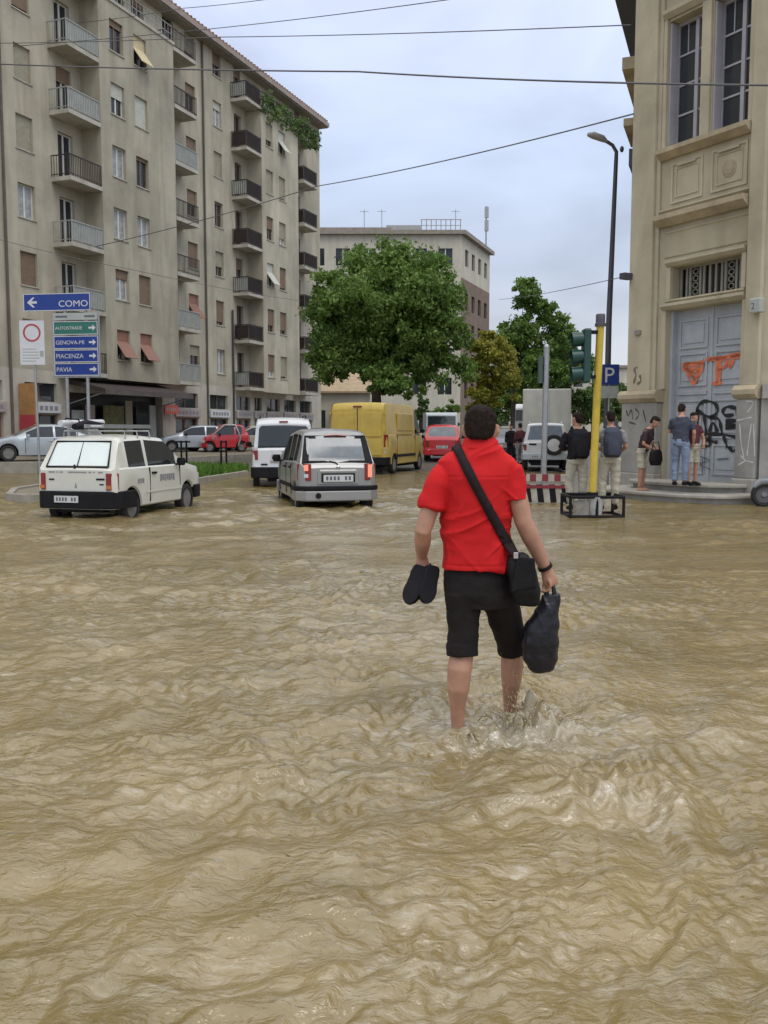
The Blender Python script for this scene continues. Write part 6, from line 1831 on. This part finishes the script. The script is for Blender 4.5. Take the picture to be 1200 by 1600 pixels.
# black plastic bag in the right hand
pb = thing('carrier_bag', 'black plastic carrier bag hanging from the right hand of the man in red', 'bag', man_o)
bb = MB(); yb = .02
prof = [(1049, 846, 14, .03), (1044, 845, 21, .045), (1030, 844, 27, .058), (1005, 843.5, 29.5, .066), (985, 845, 28, .064), (972, 848, 25, .058), (958, 853, 20, .05), (945, 857.5, 18, .04), (935, 860, 15.5, .03), (928, 861, 13.5, .022)]
bb.rings([(W(cx, y_, yb).x, yb, mz(y_, yb), hw * PXM, hd_, .9) for y_, cx, hw, hd_ in prof], 26)
hm_ = MB()
for a, b_ in ((853, 858), (867, 863)):
    hm_.tube([W(a, 938, yb), W((a + b_) / 2 + (1 if a > 860 else -1), 925, yb), W(b_, 912, yb + .01), W(861, 905, yb + .02)], [.017, .012, .009, .008], 8, flat=[(1, .5)] * 4)
hm_.build('handle', BAGP, pb, smooth=60)


def bag_d(c):
    x, z = c[:, 0], c[:, 2]
    return .006 * (1 - np.abs(noise2(x * 16 + z * 6, z * 7 + x * 3, 71))) ** 2 + .004 * noise2(x * 30, z * 22, 72) - .003


voxel(bb, 'sack', BAGP, .005, pb, 3, bag_d)

# shoes in the left hand
def shoe(label, p_heel, p_toe, side):
    o = thing('shoe', label, 'shoe', man_o, 0, 'pair of black shoes in the left hand')
    d = (p_toe - p_heel); L = d.length; d.normalize()
    sole_n = Vector((-.45, -1, .0)) if side == 0 else Vector((.35, -1, 0)); sole_n = (sole_n - d * sole_n.dot(d)).normalized(); wv = d.cross(sole_n)
    mb = MB(); k = 14; n = 16; vs_ = []; prof = [(0, .022, .03), (.06, .032, .05), (.2, .037, .055), (.35, .036, .05), (.5, .038, .045), (.65, .043, .038), (.8, .040, .03), (.92, .028, .022), (1, .010, .010)]
    rg = []
    for f_, w, h in prof:
        c = p_heel + d * L * f_ - sole_n * h * .9
        rg.append((c, w, h))
    vs_ = []
    for c, w, h in rg:
        for j in range(n):
            th = 2 * math.pi * j / n
            vs_.append(c + wv * math.cos(th) * w + sole_n * math.copysign(abs(math.sin(th)) ** (.6 if math.sin(th) > 0 else 1), math.sin(th)) * h)
    fs = [(i * n + j, i * n + (j + 1) % n, (i + 1) * n + (j + 1) % n, (i + 1) * n + j) for i in range(len(rg) - 1) for j in range(n)]
    fs += [tuple(range(n - 1, -1, -1)), tuple((len(rg) - 1) * n + j for j in range(n))]
    mb.add(vs_, fs)
    voxel(mb, 'upper', BLKLE, .005, o, 2)
    mb = MB(); pl = []
    for f_, w, h in prof: pl.append((f_ * L, w * 1.06))
    outl = pl + [(x, -y) for x, y in pl[::-1]]
    mb.prism(outl, .0, .014, fr=lambda u, v, w: p_heel + d * u + wv * v + sole_n * (w - .002 + .004))
    mb.build('sole', BLKT, o, bevel=.003)
    mb = MB().tube([p_heel + d * .03 - sole_n * .07, p_heel - d * .012 - sole_n * .04, p_heel + d * .02 - sole_n * .01], .006, 5); mb.build('heel_tab', BLKLE, o)


shoe('left of the two black shoes dangling toe down from his left hand', W(658, 884, .06), W(637, 944, .0), 0)
shoe('right of the two black shoes dangling toe down from his left hand', W(677, 884, .03), W(664, 943, -.03), 1)

# ---- splash thrown up in front of the right leg
sp = MB()
random.seed(5)
def tongue(p, v, L, r0, fl=.5):
    pts, rs = [], []
    for i in range(8):
        u = i / 7 * L
        pts.append(p + v * u + Vector((0, 0, -3.4)) * u * u + Vector((random.gauss(0, .003), random.gauss(0, .003), random.gauss(0, .003))))
        rs.append(r0 * (1 - i / 8) ** .6 * random.uniform(.6, 1.4) + .0015)
    sp.tube(pts, rs, 6, flat=[(1, fl)] * 8)


for i in range(34):
    b0 = Vector((.77 + random.gauss(.02, .09), 4.70 + random.gauss(0, .05), .03))
    k_ = max(0, 1 - abs(b0.x - .76) / .2)
    v = Vector((random.gauss(0, .2) + (b0.x - .76) * 3.4, random.gauss(-.12, .25), random.uniform(.4, .7 + 1.0 * k_)))
    tongue(b0, v, random.uniform(.10, .22), random.uniform(.004, .011))
for i in range(9):                                      # the wave pushed back from the left ankle
    a = random.uniform(-2.8, .6); b0 = Vector((.41 + .06 * math.cos(a), 4.61 + .06 * math.sin(a), -.005))
    tongue(b0, Vector((math.cos(a) * .35, math.sin(a) * .35, random.uniform(.2, .6))), random.uniform(.1, .22), random.uniform(.003, .008))
so2 = sp.build('splash', SPLASH, smooth=80)
tag(so2, kind='stuff')
dp = MB()
for i in range(620):
    q = random.random()
    d = Vector((random.gauss(0, .07 + .12 * q), random.gauss(0, .07), abs(random.gauss(.0, .15)) * (1 - .6 * q)))
    r_ = random.uniform(.0012, .0032) if q > .1 else random.uniform(.003, .0055)
    dp.ball(Vector((.77, 4.68, .03)) + d, (r_, r_, r_ * random.uniform(1, 2.2)), 6, 4)
tag(dp.build('water_drops', SPLASH, smooth=60), kind='stuff')


# ---- bystanders
def figure(label, loc, yaw, h, top, bottom, hairm=HAIR, pose=None, shorts=.55, sleeve=.5, group=None, shoes=BLKLE, skin=SKIN, lean=0.0, hair_len=0.0, vox=.014):
    k = h / 1.75; P_ = pose or {}
    root = thing('person', label, 'person', loc, yaw, group)
    V3 = lambda *a: Vector(a) * k
    ln = lambda v: Vector((v.x, v.y + lean * max(v.z - .9 * k, 0), v.z))
    J = dict(ls=V3(-.19, 0, 1.40), le=V3(-.24, -.02, 1.12), lw=V3(-.22, .12, .90), rs=V3(.19, 0, 1.40), re=V3(.24, -.02, 1.12), rw=V3(.22, .12, .90),
             lh=V3(-.09, 0, .90), lk=V3(-.10, .02, .49), la=V3(-.10, -.01, .09), rh=V3(.09, 0, .90), rk=V3(.10, .02, .49), ra=V3(.10, -.01, .09))
    for a, v in P_.items():
        if a in J: J[a] = Vector(v) * k
    for a in ('ls', 'le', 'lw', 'rs', 're', 'rw'): J[a] = ln(J[a])
    TR = [(.86, .145, .10), (.95, .16, .115), (1.05, .145, .105), (1.18, .155, .11), (1.32, .172, .115), (1.41, .15, .095), (1.46, .09, .075), (1.49, .055, .058)]
    b_ = MB()
    ring = lambda lst, g: [(0, lean * max(z * k - .9 * k, 0), z * k, (hw + g) * k, (hd_ + g) * k) for z, hw, hd_ in lst]
    b_.rings(ring(TR, 0), 18)
    hcen = ln(V3(0, .02, 1.635)) + Vector(P_.get('head', (0, 0, 0)))
    b_.tube([ln(V3(0, 0, 1.43)), hcen], .055 * k, 10)
    m_ = head(b_, hcen, k, P_.get('hyaw', 0), P_.get('htilt', 0))
    for a in ('l', 'r'):
        S_, E_, Wr = J[a + 's'], J[a + 'e'], J[a + 'w']
        b_.tube([S_, S_.lerp(E_, .5), E_, E_.lerp(Wr, .4), Wr], [.052 * k, .047 * k, .040 * k, .041 * k, .028 * k], 10)
        hand(b_, Wr, (Wr - E_), (1 if a == 'l' else -1, .2, 0), k, .7, 1 if a == 'r' else -1)
        H_, K_, A_ = J[a + 'h'], J[a + 'k'], J[a + 'a']
        b_.tube([H_, H_.lerp(K_, .5), K_, K_.lerp(A_, .35), A_.lerp(K_, .2), A_], [.085 * k, .072 * k, .056 * k, .057 * k, .042 * k, .038 * k], 12)
        b_.tube([A_ + V3(0, -.05, -.05), A_ + V3(0, .05, -.055), A_ + V3(0, .17, -.07)], [.036 * k, .042 * k, .028 * k], 8)
    voxel(b_, 'body', skin, vox * .8, root, 3)
    hb = hair_shell(m_, k, hair_len); voxel(hb, 'hair', hairm, .011, root, 2)
    c_ = MB(); c_.rings(ring(TR[:6] + [(1.455, .11, .085)], .018), 20)
    for a in ('l', 'r'):
        S_, E_, Wr = J[a + 's'], J[a + 'e'], J[a + 'w']
        if sleeve <= 1: c_.tube([S_ + V3(.035 if a == 'l' else -.035, 0, .0), S_ + V3(0, 0, -.02), S_.lerp(E_, sleeve * .5), S_.lerp(E_, sleeve)], [.046 * k, .056 * k, .060 * k, .062 * k], 12)
        else: c_.tube([S_, S_.lerp(E_, .5), E_, E_.lerp(Wr, .5), E_.lerp(Wr, .92)], [.056 * k, .064 * k, .057 * k, .052 * k, .042 * k], 12)
    voxel(c_, 'shirt', top, vox, root, 2, lambda c: .007 * noise2(c[:, 0] * 9 + c[:, 2] * 7, c[:, 2] * 9, 5 + int(h * 100)) + .012 * (1 - np.abs(noise2(c[:, 0] * 8 - c[:, 2] * 9, c[:, 2] * 8 + c[:, 0] * 4, 6 + int(h * 100)))) ** 4)
    t_ = MB(); t_.rings(ring([(.84, .15, .105), (.92, .165, .12), (1.0, .155, .112)], .016), 18)
    for a in ('l', 'r'):
        H_, K_, A_ = J[a + 'h'], J[a + 'k'], J[a + 'a']
        pts = [H_, H_.lerp(K_, .5), K_, K_.lerp(A_, .5), K_.lerp(A_, .95)]; rr_ = [.10, .09, .078, .068, .06]
        n = {0: 2}.get(shorts, 0)
        if shorts < 1: pts = [H_, H_.lerp(K_, .5), H_.lerp(K_, .65 + shorts * .55)]; rr_ = [.10, .092, .086]
        t_.tube(pts, [q * k for q in rr_], 12)
    voxel(t_, 'trousers' if shorts >= 1 else 'shorts', bottom, vox, root, 2, lambda c: .007 * noise2(c[:, 0] * 9, c[:, 2] * 11, 6 + int(h * 100)) + .012 * (1 - np.abs(noise2(c[:, 0] * 7 + c[:, 2] * 4, c[:, 2] * 13, 7 + int(h * 100)))) ** 4)
    if shoes:
        for a in ('l', 'r'):
            A_ = J[a + 'a']; s_ = MB()
            s_.tube([A_ + V3(0, -.08, -.04), A_ + V3(0, .0, -.035), A_ + V3(0, .1, -.055), A_ + V3(0, .2, -.065)], [.04 * k, .05 * k, .045 * k, .03 * k], 10)
            s_.build('shoe', shoes, root, smooth=60)
    return root


def backpack(label, root, m, h, k=1.0):
    bp = thing('backpack', label, 'backpack', root.location, root.rotation_euler[2])
    b_ = MB(); b_.rings([(0, -.20, (.93) * k, .12, .06, .7), (0, -.22, 1.0 * k, .17, .10, .7), (0, -.23, 1.2 * k, .175, .12, .7), (0, -.21, 1.38 * k, .155, .10, .7), (0, -.18, 1.46 * k, .10, .05, .7)], 22)
    voxel(b_, 'pack', m, .012, bp, 3, lambda c: .006 * noise2(c[:, 0] * 12, c[:, 2] * 12, 9))
    b_ = MB().rings([(0, -.335, .98 * k, .10, .03, .6), (0, -.345, 1.1 * k, .12, .045, .6), (0, -.335, 1.2 * k, .10, .03, .6)], 16); b_.build('front_pocket', m, bp, smooth=60)
    for sd in (1, -1): MB().tube([(sd * .10, -.13, 1.42 * k), (sd * .115, -.02, 1.50 * k), (sd * .12, .10, 1.40 * k), (sd * .125, .13, 1.2 * k), (sd * .14, -.02, 1.02 * k)], .02, 6).build('shoulder_strap', m, bp)
    return bp


p1 = figure('man with dark backpack and pale trousers left of the yellow pole', (atx(901, 17.2), 17.2, .06), R(6), 1.84, BLKT, CREAM, pose=dict(hyaw=R(28), le=(-.27, .05, 1.13), lw=(-.12, .26, 1.10), re=(.26, .04, 1.13), rw=(.14, .25, 1.08), lk=(-.12, .05, .5), rk=(.12, .0, .5)), shorts=1, sleeve=1.5)
backpack('black backpack on the man left of the yellow pole', p1, BLKT, 1.84, 1.05)
p2 = figure('man with navy backpack and pale trousers right of the yellow pole', (atx(953, 17.0), 17.0, .08), R(-4), 1.85, GREYCL, CREAM, pose=dict(le=(-.27, .03, 1.13), lw=(-.16, .24, 1.08), re=(.27, .0, 1.12), rw=(.2, .22, 1.02), lk=(-.13, .03, .5), la=(-.14, -.02, .09), rk=(.1, .0, .5)), shorts=1, sleeve=.8)
backpack('navy blue backpack on the man right of the yellow pole', p2, NAVY, 1.85, 1.06)
p3 = figure('person in black top and white shorts looking into a bag by the plinth', (atx(1001, 20.9) + .02, 20.9, .18), R(-125), 1.72, mat('dark plum cloth', (.03, .012, .018), .8, .2, 8), CREAM, pose=dict(le=(-.27, .06, 1.12), lw=(-.06, .30, 1.0), re=(.26, .06, 1.10), rw=(.08, .3, .95), htilt=R(-25), head=(0, .05, -.02)), shorts=.45, sleeve=.75, lean=.30, shoes=None)
hb = thing('handbag', 'black handbag held open by the person in white shorts', 'bag', (atx(1024, 20.5), 20.5, 1.0), R(10))
b_ = MB().rings([(0, 0, -.22, .12, .06, .7), (0, 0, -.1, .16, .08, .7), (0, 0, .08, .14, .07, .7), (0, 0, .14, .10, .05, .7)], 18); voxel(b_, 'pouch', BLKLE, .012, hb, 3)
MB().tube([(-.1, 0, .12), (-.06, 0, .3), (.06, 0, .3), (.1, 0, .12)], .012, 6).build('handle', BLKLE, hb)
p4 = figure('man in navy shirt and blue jeans standing on the steps by the grey door', (atx(1062, 19.9), 19.9, .36), R(-28), 1.80, NAVY, JEAN, pose=dict(le=(-.25, .10, 1.14), lw=(-.14, .34, 1.16), re=(.27, .0, 1.12), rw=(.24, .12, .92), lk=(-.1, .06, .5), rk=(.12, .0, .5), htilt=R(-20), head=(-.03, .06, -.02)), shorts=1, sleeve=.75, lean=.16)
p5 = figure('person in dark red top and white shorts half behind the man in navy', (atx(1081, 20.1), 20.1, .36), R(200), 1.60, MAROON, CREAM, pose=dict(le=(-.27, .06, 1.1), lw=(-.14, .22, .95), re=(.30, .05, 1.1), rw=(.3, .12, .86)), shorts=.4, sleeve=.5, shoes=SHR_ if False else BLKT)
p6 = figure('person in dark red jacket standing left of the off-road car', (atx(812, 38), 38, .15), R(20), 1.72, MAROON, GREYCL, shorts=1, sleeve=1.5, vox=.02)
p7 = figure('rider in dark clothes beside the parked motorcycles behind the wading man', (atx(798, 40), 40, .15), R(160), 1.70, BLKT, BLKT, shorts=1, sleeve=1.5, vox=.02)
